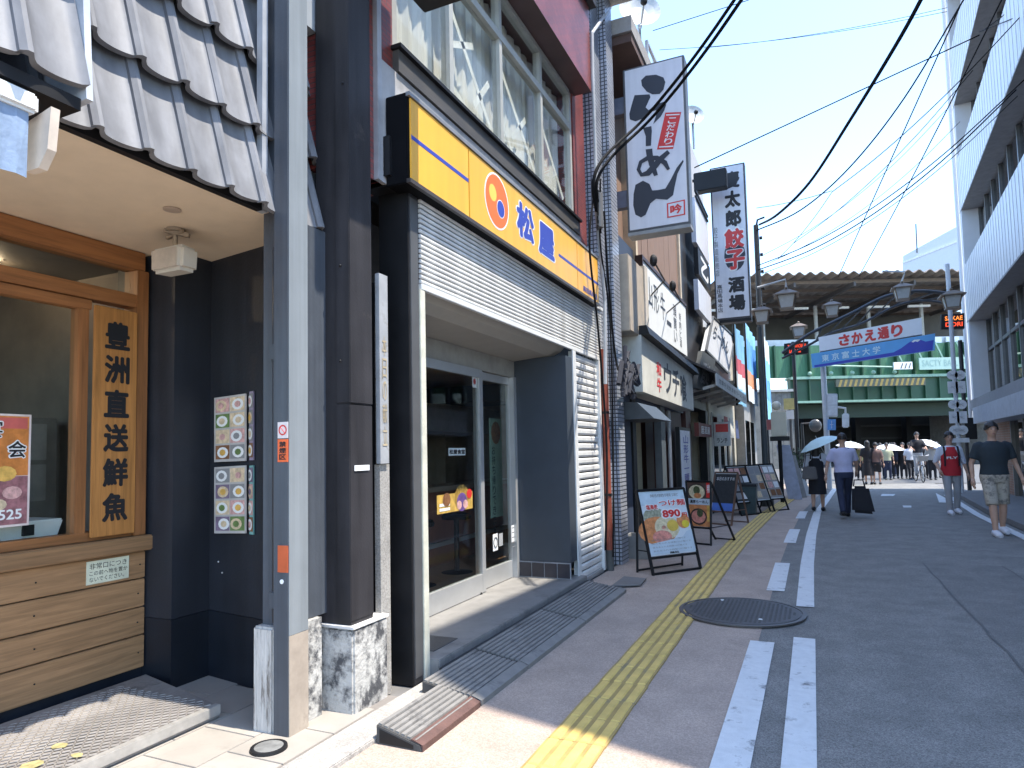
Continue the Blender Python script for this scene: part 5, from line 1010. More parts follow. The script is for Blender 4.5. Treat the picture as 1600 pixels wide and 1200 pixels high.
MB().quad(*[onslab(P5, u, v, .003) for u, v in ((.02, .02), (.98, .02), (.99, .62), (.93, .60), (.88, .80), (.84, .82), (.80, .70), (.74, .42), (.68, .24), (.02, .17))]).build('mountain', dk, t)
MB().quad(*[onslab(P5, u, v, .005) for u, v in ((.82, .72), (.835, .66), (.85, .72), (.868, .66), (.89, .76), (.88, .80), (.84, .82))]).build('snow_cap', whitep, t)
for i, ch in enumerate('東京富士大学'):
    u0 = .09 + .085 * i; o_ = onslab(P5, u0, .32, .006); text(ch, o_, onslab(P5, u0 + .062, .32, .006) - o_, onslab(P5, u0, .80, .006) - o_, M('pale_cyan_print', (.6, .78, .85), .5, noise=0), t, .02)
led = M('led_red', (.75, .06, .02), .5, emit=.5, noise=0); ledo = M('led_orange', (.8, .2, .03), .5, emit=.5, noise=0)
for (x0, x1, ya, yb, sl_, l1_, l2_, lab, Yp) in ((1225, 1263, 537, 556, -4, 'TAKADANOBABA', 'SAKAE', 'left black display board with two red lines hung beside the gate sign', GT + .6), (1471, 1507, 491, 515, -2, 'SAKAE', 'DORI', 'right black display board with orange lines hung beside the gate sign', GT - 1.2)):
    t = thing('display_board', lab, 'display', pY((x0 + x1) / 2, yb, Yp), 'black display boards on the gate'); P = [pY(x0, yb, Yp), pY(x1, yb + sl_, Yp), pY(x1, ya + sl_, Yp), pY(x0, ya, Yp)]; slab(P, .2).build('case', black, t)
    o_ = onslab(P, .15, .56); text(l1_, o_, onslab(P, .92, .56) - o_, onslab(P, .15, .84) - o_, ledo if x0 > 1400 else led, t, .02); o_ = onslab(P, .18, .16); text(l2_, o_, onslab(P, .7 if x0 < 1400 else .92, .16) - o_, onslab(P, .18, .44) - o_, led, t, .02)
# signs on the left gate post
t = thing('post_box', 'pale grey control box high on the left gate post', 'box', pY(1298, 640, GT)); P = [pY(1293, 651, GT), pY(1309, 651, GT), pY(1309, 615, GT), pY(1292, 615, GT)]; slab(P, .25).build('case', M('box_pale', (.58, .6, .62), .5, noise=.05), t, bevel=.02)
for k in range(2): o_ = onslab(P, .1, .52 - .46 * k); q_ = onslab(P, .9, .94 - .46 * k); MB().quad(o_, Vector((q_.x, o_.y, o_.z)), q_, Vector((o_.x, q_.y, q_.z))).build('door', M('box_door', (.66, .68, .70), .5), t)
t = thing('arm_lamp', 'white lamp box hanging from a short arm of the left gate post', 'lamp', pY(1322, 655, GT)); P = [pY(1316, 668, GT), pY(1327, 668, GT), pY(1327, 646, GT), pY(1316, 646, GT)]; slab(P, .2).build('case', M('lamp_white', (.72, .74, .75), .4), t, bevel=.03); g = MB(); g.tube([pY(1308, 636, GT + .1), pY(1321, 638, GT + .1), pY(1321, 646, GT + .1)], .035, 8); g.build('arm', white, t)
t = thing('blue_sign', 'small square blue sign low on the left gate post', 'sign', pY(1300, 662, GT)); P = [pY(1293, 672, GT), pY(1306, 672, GT), pY(1306, 655, GT), pY(1293, 655, GT)]; slab(P, .05).build('plate', M('sign_blue', (.10, .30, .65), .4), t); g = MB(); g.bar(onslab(P, .5, .15), onslab(P, .5, .85), .06, .01); g.bar(onslab(P, .3, .5), onslab(P, .7, .5), .06, .01); g.build('mark', whitep, t)
# round and square plates on the right gate post
t = thing('plate_stack', 'column of round and square white plates with blurred marks on the right gate post', 'sign', pY(1497, 690, 21.4)); pl = M('plate_white', (.62, .62, .62), .45, noise=.1)
for i, (yc, kind) in enumerate(((586, 'r'), (605, 's'), (632, 'r'), (652, 's'), (672, 'r'))):
    for dx in (-6, 6):
        c = pY(1494 + dx + (yc - 586) * .045, yc, 21.4); r = .115
        if kind == 'r': MB().cyl((c.x, c.y - .02, c.z), (c.x, c.y + .02, c.z), r * 1.1, 18).build('round_plate', pl, t)
        else: box('square_plate', c.x - r, c.x + r, c.y - .02, c.y + .02, c.z - r * 1.4, c.z + r * 1.4, pl, t)
        g = MB(); g.bar((c.x - .05, c.y - .024, c.z + .04), (c.x + .05, c.y - .024, c.z - .05), .025, .004); g.bar((c.x - .06, c.y - .024, c.z - .02), (c.x + .05, c.y - .024, c.z + .03), .02, .004); g.build('mark', gr_print, t)
c = pY(1498, 688, 21.4); box('foot_plate', c.x - .24, c.x + .24, c.y - .02, c.y + .02, c.z - .06, c.z + .06, pl, t)

# ================================================================== RAILWAY BRIDGE AND STATION ROOF
ZC = 45.0; bu = Vector((cr.x, cr.y, 0)).normalized(); bv = Vector((-bu.y, bu.x, 0))
BO = pZ(1350, 730); BO.z = 0
def br(a, b, z): return BO + bu * a + bv * b + Vector((0, 0, z))
def bbox(a0, a1, b0, b1, z0, z1, g=None):
    g = g or MB(); return g.hexa([br(a0, b0, z0), br(a1, b0, z0), br(a1, b1, z0), br(a0, b1, z0)], [br(a0, b0, z1), br(a1, b0, z1), br(a1, b1, z1), br(a0, b1, z1)])
pxa = lambda x: (x - 1350) * ZC / FPX
pzz = lambda y: CAMH + (695 - y) * ZC / FPX
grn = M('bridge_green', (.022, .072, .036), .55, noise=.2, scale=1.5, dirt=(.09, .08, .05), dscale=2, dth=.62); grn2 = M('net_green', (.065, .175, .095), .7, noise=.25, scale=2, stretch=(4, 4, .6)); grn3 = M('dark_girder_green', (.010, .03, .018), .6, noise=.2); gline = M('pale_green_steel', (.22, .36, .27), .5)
brg = thing('railway_bridge', 'green steel railway bridge across the end of the street', 'bridge', BO)
bbox(pxa(1245), 16, 0, .5, pzz(628), pzz(592)).build('girder', grn, brg); bbox(-14, 16, .25, .5, pzz(590), pzz(541)).build('netting', grn2, brg); bbox(pxa(1245), 16, -.25, .8, pzz(594), pzz(590)).build('flange', gline, brg); bbox(pxa(1245), 16, -.3, .8, pzz(630), pzz(627)).build('flange', gline, brg)
for k in range(22): a = -9 + 1.15 * k; bbox(a, a + .09, -.12, .25, pzz(590), pzz(541)).build('net_post', grn, brg)
for k in range(14): a = pxa(1250) + .95 * k; bbox(a, a + .08, -.2, .0, pzz(626), pzz(595)).build('stiffener', grn, brg)
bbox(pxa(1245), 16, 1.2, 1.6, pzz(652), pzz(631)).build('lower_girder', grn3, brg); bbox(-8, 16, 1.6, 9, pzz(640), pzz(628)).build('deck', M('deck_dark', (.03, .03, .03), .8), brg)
bbox(pxa(1290), 16, 1.1, 1.2, pzz(627), pzz(624.5)).build('flange', gline, brg)
for k in range(4):
    g = MB(); x0 = 1415 + 32 * k; g.bar(br(pxa(x0), -.1, pzz(570)), br(pxa(x0 - 12), -.1, pzz(541)), .1); g.build('diagonal', gline, brg)
hz = thing('height_bar', 'yellow and black striped height limit bar below the green bridge', 'height bar', br(0, -1.2, 5)); hy = M('hazard_yellow', (.26, .19, .05), .6, noise=.2)
bbox(pxa(1300), pxa(1432), -1.3, -1.1, pzz(609), pzz(598)).build('bar', M('hazard_dark', (.06, .07, .05), .6), hz)
for k in range(17):
    x = 1303 + 7.6 * k; MB().prism([br(pxa(x), -1.304, pzz(608.6)), br(pxa(x + 3.6), -1.304, pzz(608.6)), br(pxa(x + 7), -1.304, pzz(598.4)), br(pxa(x + 3.4), -1.304, pzz(598.4))], -bv * .004).build('stripe', hy, hz)
for k in range(5): c = br(pxa(1272 + 32 * k), -.35, pzz(586)); MB().ball(c, .14).build('rivet_lamp', gline, brg)
t = thing('bridge_board', 'pale green board with faint lettering hung on the bridge at the right', 'sign', br(5.3, -.5, 7)); bbox(pxa(1436), pxa(1512), -.5, -.4, pzz(584), pzz(566)).build('board', M('board_mint', (.36, .50, .42), .6, noise=.05), t); text('SACTY BALL SP', br(pxa(1440), -.51, pzz(579)), bu * (pxa(1506) - pxa(1440)), (0, 0, .42), M('faint_grey_green', (.25, .38, .34), .6), t, .02)
t = thing('white_board', 'white direction board under the green board of the bridge', 'sign', br(2, -.6, 6.5)); bbox(pxa(1396), pxa(1424), -.6, -.5, pzz(583), pzz(572)).build('board', whitep, t)
for k in range(3): MB().bar(br(pxa(1406 + 6 * k), -.61, pzz(582)), br(pxa(1409 + 6 * k), -.61, pzz(574)), .14, .01).build('arrow_mark', black, t)
g = MB(); g.tube([br(pxa(1297), -.5, pzz(575)), br(pxa(1396), -.5, pzz(579))], .06, 6); g.build('rail', gline, t)
abut = thing('abutment', 'grey concrete abutment of the railway bridge on the left', 'wall', br(-5.5, 1, 0)); bbox(-16, pxa(1248), .0, 8, 0, pzz(612), MB()).build('block', M('abutment_concrete', (.15, .145, .13), .9, noise=.25, scale=2, bump=.3, dirt=(.08, .08, .07), dscale=1.5), abut); bbox(-16, pxa(1249), -.15, 8, pzz(612) + .004, pzz(608)).build('coping', M('coping_pale', (.34, .335, .31), .7), abut)
for k in range(6): bbox(pxa(1205) + .37 * k, pxa(1205) + .37 * k + .03, -.012, .0, 0, pzz(613)).build('joint', M('joint_dark', (.12, .11, .1), .9), abut)
ab2 = thing('far_abutment', 'dark abutment of the railway bridge behind the white building', 'wall', br(9, 1, 0)); bbox(9.5, 18, .6, 8, 0, pzz(630)).build('block', conc, ab2)
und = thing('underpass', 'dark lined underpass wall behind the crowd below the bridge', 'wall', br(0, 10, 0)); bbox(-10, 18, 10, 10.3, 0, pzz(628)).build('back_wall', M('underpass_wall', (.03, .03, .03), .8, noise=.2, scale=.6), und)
for k in range(3): bbox(-10, 18, 9.85, 10, .9 + 1.0 * k, 1.05 + 1.0 * k).build('pipe', M('pipe_under', (.05, .05, .05), .6), und)
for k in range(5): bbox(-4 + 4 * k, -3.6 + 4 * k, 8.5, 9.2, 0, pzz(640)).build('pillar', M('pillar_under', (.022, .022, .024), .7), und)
# station roof
stn = thing('station_roof', 'brown corrugated platform roof of the station above the bridge', 'roof', br(0, 0, 12))
rm = M('roof_brown', (.27, .215, .17), .75, noise=.2, scale=1.2); g = MB(); N = 200; 
ZR = pzz(434)
for i in range(N):
    a0, a1 = -9 + 24 * i / N, -9 + 24 * (i + 1) / N; z0, z1 = ZR + .11 * math.sin(i * 1.05), ZR + .11 * math.sin((i + 1) * 1.05)
    g.quad(br(a0, -.5, z0), br(a1, -.5, z1), br(a1, 16, z1 - .3), br(a0, 16, z0 - .3)); g.quad(br(a0, -.5, z0 + .05), br(a1, -.5, z1 + .05), br(a1, 16, z1 - .25), br(a0, 16, z0 - .25)); g.quad(br(a0, -.5, z0), br(a1, -.5, z1), br(a1, -.5, z1 + .05), br(a0, -.5, z0 + .05))
g.build('corrugated_sheet', rm, stn)
for k in range(7): bbox(-9, 15, .6 + 2.2 * k, .8 + 2.2 * k, ZR - .42 - .02 * k, ZR - .2 - .02 * k).build('purlin', M('purlin_brown', (.16, .12, .09), .7), stn)
for k in range(6): bbox(-8 + 4 * k, -7.85 + 4 * k, 0, 16, ZR - .75, ZR - .45).build('rafter', M('rafter_dark', (.07, .06, .055), .6), stn); bbox(-7.9 + 4 * k, -7.7 + 4 * k, 6, 6.2, 8.0, ZR - .75).build('column', M('column_pale', (.42, .42, .40), .6), stn)
for k in range(6): bbox(-8.5 + 3 * k, -6.9 + 3 * k, 4.8, 5.0, ZR - 1.25, ZR - 1.1).build('light_tube', M('tube_white', (.85, .85, .82), .4, noise=0), stn)
bbox(-9, 16, 11, 11.3, 8, ZR - .62).build('platform_screen', M('platform_dark', (.06, .058, .05), .7, noise=.3, scale=.6), stn); bbox(-9, 16, .8, 9, 7.7, 8.3).build('platform', M('platform_pale', (.40, .41, .40), .7), stn)
bbox(-9, 16, .7, .8, pzz(541), pzz(530)).build('parapet', M('parapet_pale', (.52, .55, .54), .6, noise=.15, scale=2), stn)
for k in range(3): bbox(pxa(1440 + 27 * k), pxa(1460 + 27 * k), .5, .6, pzz(552), pzz(531)).build('side_board', whitep, stn)

# ================================================================== BOARDS ON THE LEFT PAVEMENT
def quad4(P, u, v, off=0):
    n = (P[1] - P[0]).cross(P[3] - P[0]).normalized()
    if n.y > 0: n = -n
    return P[0].lerp(P[1], u).lerp(P[3].lerp(P[2], u), v) + n * off
def patch(P, u0, u1, v0, v1, off, mat, par, name='picture'): MB().quad(quad4(P, u0, v0, off), quad4(P, u1, v0, off), quad4(P, u1, v1, off), quad4(P, u0, v1, off)).build(name, mat, par)
def blob(P, u, v, ru, rv, off, mat, par, name='picture', n=16): MB().quad(*[quad4(P, u + ru * math.cos(k * 2 * math.pi / n), v + rv * math.sin(k * 2 * math.pi / n), off) for k in range(n)]).build(name, mat, par)
def ptext(P, s, u0, u1, v0, v1, off, mat, par, bold=.02): o_ = quad4(P, u0, v0, off); text(s, o_, quad4(P, u1, v0, off) - o_, quad4(P, u0, v1, off) - o_, mat, par, bold)
def easel(label, BL, BR, TL, TR, RL, RR, v0, group='standing menu boards on the left pavement', frame=black, back=True):
    TR = TL + (BR - BL) * ((TR - TL).length / (BR - BL).length)
    t = thing('menu_board', label, 'menu board', (BL + BR) / 2, group)
    for a, b in ((BL, TL), (BR, TR)): MB().bar(a, b, .028).build('leg', frame, t)
    for a, b in ((RL, TL), (RR, TR)): MB().bar(a + Vector((0, 0, 0)), b + Vector((0, .02, -.01)), .024).build('rear_leg', frame, t)
    MB().bar(TL, TR, .03).build('top_bar', frame, t); MB().bar(BL.lerp(TL, v0), BR.lerp(TR, v0), .026).build('mid_bar', frame, t); MB().bar(BL.lerp(TL, .02), BR.lerp(TR, .02), .024).build('foot_bar', frame, t); MB().bar(RL.lerp(TL, .03), RR.lerp(TR, .03), .022).build('rear_bar', frame, t)
    for a, b, ra, rb_ in ((BL, TL, RL, TL), (BR, TR, RR, TR)): MB().bar(a.lerp(b, .28), ra.lerp(rb_, .28), .012).build('stay', frame, t)
    P = [BL.lerp(TL, v0 + .02), BR.lerp(TR, v0 + .02), BR.lerp(TR, .985), BL.lerp(TL, .985)]
    n = (P[1] - P[0]).cross(P[3] - P[0]).normalized(); n = -n if n.y > 0 else n
    MB().hexa([P[0] - n * .012, P[1] - n * .012, P[1], P[0]], [P[3] - n * .012, P[2] - n * .012, P[2], P[3]]).build('panel', M('menu_panel_white', (.66, .70, .72), .4, noise=.05), t)
    return t, P
fc = M('broth_orange', (.62, .24, .09), .5, noise=.35, scale=18); nood = M('noodle_cream', (.66, .56, .36), .5, noise=.3, scale=30); shr = M('shrimp_pink', (.66, .26, .20), .5, noise=.4, scale=24); grn_f = M('greens', (.07, .09, .04), .5, noise=.5, scale=30); porc = M('bowl_dark', (.06, .04, .035), .35)
BL, BR, RL, RR = pZ(1021, 900), pZ(1095, 890), pZ(996, 895), pZ(1066, 884); TL = pY(994, 767, BL.y * .5 + RL.y * .5); TR = pY(1063, 758, BR.y * .5 + RR.y * .5)
t, P = easel('menu board with a price of 890 nearest the camera', BL, BR, TL, TR, RL, RR, .20)
patch(P, .0, 1, .78, 1, .001, M('board_sky', (.52, .62, .68), .5, noise=.15), t); blob(P, .27, .60, .24, .14, .0016, M('greens_pale', (.34, .34, .24), .5, noise=.5, scale=30), t); blob(P, .28, .38, .40, .22, .002, fc, t); blob(P, .48, .42, .26, .18, .0026, nood, t); [blob(P, .36 + .05 * k, .44 - .02 * (k % 3), .05, .03, .0029, (nood, shr, pp_cr)[k % 3], t) for k in range(6)]; blob(P, .34, .28, .20, .10, .0032, shr, t); blob(P, .6, .44, .12, .09, .0036, M('egg_yellow', (.68, .46, .08), .5, noise=.2), t); blob(P, .84, .50, .14, .12, .0036, fc, t); blob(P, .88, .45, .08, .06, .0042, M('lemon', (.7, .55, .05), .5, noise=.2), t)
MB().quad(*[quad4(P, u, v, .0046) for u, v in ((0, .02), (1, .02), (1, .36), (.86, .33), (.76, .25), (.0, .18))]).build('text_field', M('board_text_field', (.52, .60, .66), .5, noise=.08), t)
for k in range(4): ptext(P, '旨みあふれる特製つけ麺です', .1, .92 - .1 * (k % 2), .06 + .055 * k, .085 + .055 * k, .006, gr_print, t, .0)
ptext(P, 'つけ麺', .38, .98, .74, .86, .005, whitep, t, .09); ptext(P, 'つけ麺', .40, .96, .75, .85, .007, red, t, .02); ptext(P, '塩海老', .1, .38, .70, .80, .005, whitep, t, .09); ptext(P, '塩海老', .12, .36, .71, .79, .007, red, t, .03); ptext(P, '890', .40, .84, .55, .71, .005, whitep, t, .10); ptext(P, '890', .43, .81, .57, .69, .007, red, t, .04); ptext(P, '円', .84, .95, .56, .63, .007, red, t, .03); ptext(P, '期間限定', .25, .85, .90, .95, .004, gr_print, t, .01); ptext(P, '麺処', .42, .62, .012, .045, .0065, ink, t, .03)
BL, BR, RR = pZ(1080, 850), pZ(1111, 853), pZ(1149, 846); RL = BL + (RR - BR); TL = pY(1072, 752, BL.y + .08); TR = pY(1112, 750, BR.y + .08)
t, P = easel('second menu board with two ramen bowl pictures', BL, BR, TL, TR, RL, RR, .27)
patch(P, .0, 1, .50, 1, .001, M('table_brown', (.10, .06, .05), .5), t); blob(P, .42, .78, .40, .20, .0016, porc, t); blob(P, .42, .78, .34, .165, .0022, nood, t); blob(P, .42, .82, .14, .10, .003, grn_f, t); blob(P, .45, .70, .16, .06, .0032, fc, t); patch(P, .82, 1, .66, 1, .003, red, t); patch(P, 0, 1, .49, .63, .0034, M('board_text_field', (.52, .60, .66), .5), t); ptext(P, '濃厚らーめん', .1, .9, .52, .60, .005, ink, t, .02)
patch(P, 0, 1, .0, .49, .001, fc, t); blob(P, .45, .22, .38, .19, .0016, porc, t); blob(P, .45, .22, .32, .15, .0022, shr, t); blob(P, .52, .30, .14, .09, .003, grn_f, t); patch(P, .84, 1, .12, .5, .003, pp_yl, t); ptext(P, '特製', .85, .98, .76, .96, .005, whitep, t, .02)
def stand(label, x, y, rz, w, h, d, cols, frame=black):
    c, s = math.cos(rz), math.sin(rz); L = lambda a, b, z: Vector((x + a * c - b * s, y + a * s + b * c, z))
    return easel(label, L(-w / 2, 0, 0), L(w / 2, 0, 0), L(-w / 2, d / 2, h), L(w / 2, d / 2, h), L(-w / 2, d, 0), L(w / 2, d, 0), .25, frame=frame), cols
b3 = pZ(1150, 822)
(t, P), _ = stand('narrow wooden framed chalk board behind the bowl picture board', b3.x - .3, b3.y + .1, -.5, .5, .98, .55, 0, M('board_wood', (.16, .09, .06), .5)); patch(P, .03, .97, .2, .98, .001, M('chalk_black', (.035, .035, .035), .7, noise=.3, scale=20), t); patch(P, .05, .95, .0, .2, .0016, M('card_blue', (.10, .20, .55), .5), t); ptext(P, '本日のおすすめ', .1, .9, .8, .9, .003, whitep, t)
b4 = pZ(1163, 805); t = thing('dark_bin', 'dark teal rubbish bin between the menu boards', 'bin', b4); q = lambda r, z, x=b4.x + .05, y=b4.y + .3: [(x - r, y - r, z), (x + r, y - r, z), (x + r, y + r, z), (x - r, y + r, z)]
MB().hexa(q(.17, 0), q(.21, .60)).build('body', M('bin_teal', (.03, .055, .06), .5), t, bevel=.01); MB().hexa(q(.22, .603), q(.215, .66)).build('lid', black, t)
for k, (px, py, lab) in enumerate(((1178, 806, 'black framed leaning board, nearest of three beside the bin'), (1200, 803, 'leaning board covered in dish photos, middle of three beside the bin'), (1222, 799, 'leaning board of small pictures, farthest of three beside the bin'))):
    p = pZ(px, py); (t, P), _ = stand(lab, p.x - .05, p.y + .1, .95, .62, 1.05, .8, 0)
    patch(P, .02, .98, .02, .98, .001, (M('chalk_black', (.035, .035, .035), .7), M('photo_grey', (.30, .29, .27), .6), M('photo_grey', (.30, .29, .27), .6))[k], t); rr = random.Random(k)
    for i in range(3):
        for j in range(4): patch(P, .08 + .3 * i, .33 + .3 * i, .08 + .23 * j, .26 + .23 * j, .003, rr.choice([pp_cr, pp_bn, pp_pk, gr_print, whitep]), t)
# clutter before the far shops
p = pZ(1238, 786); t = thing('box_sign', 'cream box sign with a round cream lamp on a slim post by the far pavement', 'sign', p); a, b = pY(1206, 682, p.y), pY(1228, 643, p.y); box('case', a.x, b.x, p.y - .12, p.y + .12, a.z, b.z, M('cream_box', (.66, .60, .46), .5, noise=.05), t, bevel=.02); c = pY(1213, 634, p.y); MB().ball((c.x, p.y, c.z), .12).build('globe', M('globe_cream', (.74, .68, .55), .4, noise=0), t); box('base', a.x - .04, b.x + .06, p.y - .15, p.y + .15, a.z - .12, a.z - .005, black, t); MB().cyl(((a.x + b.x) / 2, p.y, 0), ((a.x + b.x) / 2, p.y, a.z - .12), .05, 10).build('post', black, t)
a, b = pY(1190, 672, 19), pY(1207, 655, 19); tag(box('red_placard', a.x, b.x, 19, 19.04, a.z, b.z, M('placard_red', (.50, .14, .14), .5, noise=.2)), 'small faded red placard left of the cream box sign', 'placard')
p = pY(1236, 700, 27); t = thing('yellow_sign_plate', 'square yellow plate over a white lamp box on a dark post by the abutment', 'sign', (p.x, 27, 0)); a, b = pY(1225, 640, 27), pY(1243, 622, 27); box('plate', a.x, b.x, 27, 27.05, a.z, b.z, M('plate_yellow', (.50, .42, .16), .5), t); a, b = pY(1229, 655, 27), pY(1240, 641, 27); box('lamp_box', a.x, b.x, 26.95, 27.1, a.z, b.z, white, t); MB().cyl((a.x + .14, 27.08, 0), (a.x + .14, 27.08, b.z + .4), .06, 10).build('post', fr, t)
p = pY(1274, 665, 30); t = thing('street_mirror', 'round hooded street mirror on a black frame before the abutment', 'mirror', (p.x, 30, 0)); MB().ball((p.x, 30, p.z), .24, .10, .26).build('mirror', M('mirror_grey', (.07, .07, .068), .3), t); g = MB(); g.tube([(p.x - .5, 30, p.z - .6), (p.x - .5, 30, p.z + .1), (p.x - .1, 30.1, p.z + .1)], .06, 8); g.cyl((p.x - .5, 30, 0), (p.x - .5, 30, p.z - .5), .06, 8); g.build('frame', black, t)
for k in range(3):
    p = pZ(1232 + 8 * k, 781 - 3 * k); t = thing('leaning_panel', ('pale narrow panel leaning by the far shops', 'grey panel with a white edge leaning by the far shops', 'white panel leaning lowest by the far shops')[k], 'panel', p, 'panels leaning by the far shops'); g = MB(); h_ = (1.5, 1.2, .8)[k]; g.hexa([p, p + Vector((.35, .1, 0)), p + Vector((.35, .14, 0)), p + Vector((0, .04, 0))], [p + Vector((-.25, .1, h_)), p + Vector((.1, .2, h_)), p + Vector((.1, .24, h_)), p + Vector((-.25, .14, h_))]); g.build('board', (M('panel_blue_grey', (.4, .42, .5), .5), M('photo_grey', (.30, .29, .27), .6), white)[k], t)
p = pZ(1243, 776); t = thing('potted_shrub', 'small dark potted shrub by the far shops', 'plant', p); MB().lathe(p, [(.16, 0), (.22, .35), (.20, .36)], 14).build('pot', M('pot_brown', (.15, .10, .08), .7), t); g = MB()
for k in range(420):
    v = Vector((random.gauss(0, 1), random.gauss(0, 1), random.gauss(0, 1))).normalized() * random.uniform(.12, .42); c = p + Vector((v.x * .8, v.y * .8, .95 + v.z * 1.2)); n1 = Vector((random.uniform(-1, 1), random.uniform(-1, 1), random.uniform(-1, 1))).normalized(); n2 = n1.orthogonal().normalized(); s_ = random.uniform(.03, .06); g.quad(c - n1 * s_, c + n2 * s_ * .5, c + n1 * s_, c - n2 * s_ * .5)
g.build('foliage', M('shrub_leaf', (.045, .07, .03), .6, noise=.5, scale=3), t); g = MB(); g.tube([p + Vector((0, 0, .3)), p + Vector((0, 0, 1.0))], .02, 6); g.build('stem', M('pot_brown', (.15, .10, .08), .7), t)

# ================================================================== PEOPLE
def remesh(mb, name, mat, par, vox, rz_obj=None):
    me = bpy.data.meshes.new('r'); me.from_pydata(mb.v, [], mb.f); o = bpy.data.objects.new('r', me); COL.objects.link(o)
    bm = bmesh.new(); bm.from_mesh(me); bmesh.ops.recalc_face_normals(bm, faces=bm.faces); bm.to_mesh(me); bm.free()
    m = o.modifiers.new('m', 'REMESH'); m.mode = 'VOXEL'; m.voxel_size = vox; s_ = o.modifiers.new('s', 'SMOOTH'); s_.iterations = 3; s_.factor = .5
    me2 = bpy.data.meshes.new_from_object(o.evaluated_get(bpy.context.evaluated_depsgraph_get())); bpy.data.objects.remove(o); me2.name = name
    me2.materials.clear(); me2.materials.append(mat); me2.shade_smooth(); q = bpy.data.objects.new(name, me2); COL.objects.link(q); q.parent = par; ORG[q] = Vector(); return q
def person(label, loc, h, rz, top, bottom, shoes, sleeve=.5, blen=1.0, legs=(.0, .0), arms=None, hair='short', skirt=False, hairmat=None, vox=.018, lean=0, group=None, wide=1.0, top_to=.86):
    """faces local -Y; legs: forward offset of left/right foot; arms: (elbow, wrist) offsets per side."""
    k = h / 1.70; t = thing('person', label, 'person', loc, group, rz, local=True)
    V3 = lambda x, y, z: Vector((x * k, y * k, z * k))
    arms = arms or [((.07, .02, -.29), (.09, -.04, -.54)), ((.07, .02, -.29), (.09, -.04, -.54))]
    def torso(e): return [(V3(0, 0, .80), (.155 * wide + e) * k, (.11 + e) * k), (V3(0, 0, .90), (.168 * wide + e) * k, (.12 + e) * k), (V3(0, -.005, 1.05), (.148 * wide + e) * k, (.105 + e) * k), (V3(0, -.005, 1.2), (.168 * wide + e) * k, (.118 + e) * k), (V3(0, 0, 1.33), (.178 * wide + e) * k, (.112 + e) * k), (V3(0, .005, 1.405), (.125 * wide + e) * k, (.085 + e) * k)]
    body = MB(); body.loft(torso(0)); body.loft([(V3(0, .01, 1.38), .085 * k, .075 * k), (V3(0, .008, 1.44), .058 * k, .06 * k), (V3(0, 0, 1.52), .054 * k, .058 * k)])
    body.ball(V3(0, -.008, 1.60), .074 * k, .092 * k, .10 * k, 14, 10); body.ball(V3(0, -.035, 1.545), .056 * k, .06 * k, .062 * k); body.ball(V3(0, -.105, 1.582), .014 * k, .02 * k, .022 * k, 8, 6)
    for s in (-1, 1): body.ball(V3(s * .077, .005, 1.59), .012 * k, .022 * k, .032 * k, 8, 6)
    LEG = []; ARM = []
    for i, s in enumerate((-1, 1)):
        f = legs[i]; hip = V3(s * .088, 0, .86); ank = V3(s * .095, -f, .09 + abs(min(f, 0)) * .25); kn = (hip + ank) / 2 + V3(s * .005, -.03 - abs(f) * .10, .03); LEG.append((hip, kn, ank))
        body.tube([hip, hip.lerp(kn, .5), kn, kn.lerp(ank, .35), ank], [.085 * k, .072 * k, .054 * k, .056 * k, .038 * k], 12)
        body.tube([ank + V3(0, .04, -.045), ank + V3(0, -.04, -.055), ank + V3(0, -.15, -.07)], [.04 * k, .042 * k, .03 * k], 10)
        sh = V3(s * .172 * wide, .005, 1.365); e, w_ = arms[i]; el = sh + V3(s * e[0], e[1], e[2]); wr = sh + V3(s * w_[0], w_[1], w_[2]); ARM.append((sh, el, wr))
        body.tube([sh, sh.lerp(el, .5), el, el.lerp(wr, .4), wr], [.054 * k, .046 * k, .038 * k, .036 * k, .026 * k], 10)
    b = remesh(body, 'body', skin, t, vox)
    # hands: palm with four fingers and a thumb, joined to the body mesh
    hd = MB()
    for i, s in enumerate((-1, 1)):
        sh, el, wr = ARM[i]; d = (wr - el).normalized(); sd_ = Vector((0, 1, 0)); sd_ = (sd_ - d * sd_.dot(d)).normalized(); nn = d.cross(sd_).normalized()
        hd.tube([wr - d * .02 * k, wr + d * .03 * k, wr + d * .085 * k], [.024 * k, .032 * k, .030 * k], 10)
        for j in range(4):
            a = wr + d * .075 * k + sd_ * (-.024 + .016 * j) * k; L_ = (.055, .068, .072, .06)[j] * k; hd.tube([a, a + d * L_ * .5 + nn * (-s) * .006 * k, a + d * L_ * .9 + nn * (-s) * .022 * k], [.0095 * k, .009 * k, .007 * k], 6)
        a = wr + d * .03 * k - sd_ * .028 * k; hd.tube([a, a + (d * .6 - sd_ * .7) * .03 * k, a + (d * .9 - sd_ * .45) * .06 * k], [.011 * k, .010 * k, .008 * k], 6)
    bm = bmesh.new(); bm.from_mesh(b.data); tmp = bpy.data.meshes.new('h'); tmp.from_pydata(hd.v, [], hd.f); bm.from_mesh(tmp); bmesh.ops.recalc_face_normals(bm, faces=bm.faces); bm.to_mesh(b.data); bm.free(); b.data.shade_smooth()
    # face
    for s in (-1, 1): MB().ball(V3(s * .030, -.090, 1.607), .011 * k, .008 * k, .007 * k, 8, 6).build('eye', M('eye_dark', (.02, .015, .012), .3, noise=0), t)
    MB().ball(V3(0, -.090, 1.535), .022 * k, .008 * k, .006 * k, 8, 6).build('mouth', M('lip', (.30, .11, .10), .5, noise=0), t)
    # clothes
    g = MB(); tt = [q for q in torso(.014) if q[0].z >= top_to * k - .08 * k]; g.loft(tt); g.loft([(V3(0, .005, 1.36), .15 * wide * k, .095 * k), (V3(0, .008, 1.43), .075 * k, .072 * k)])
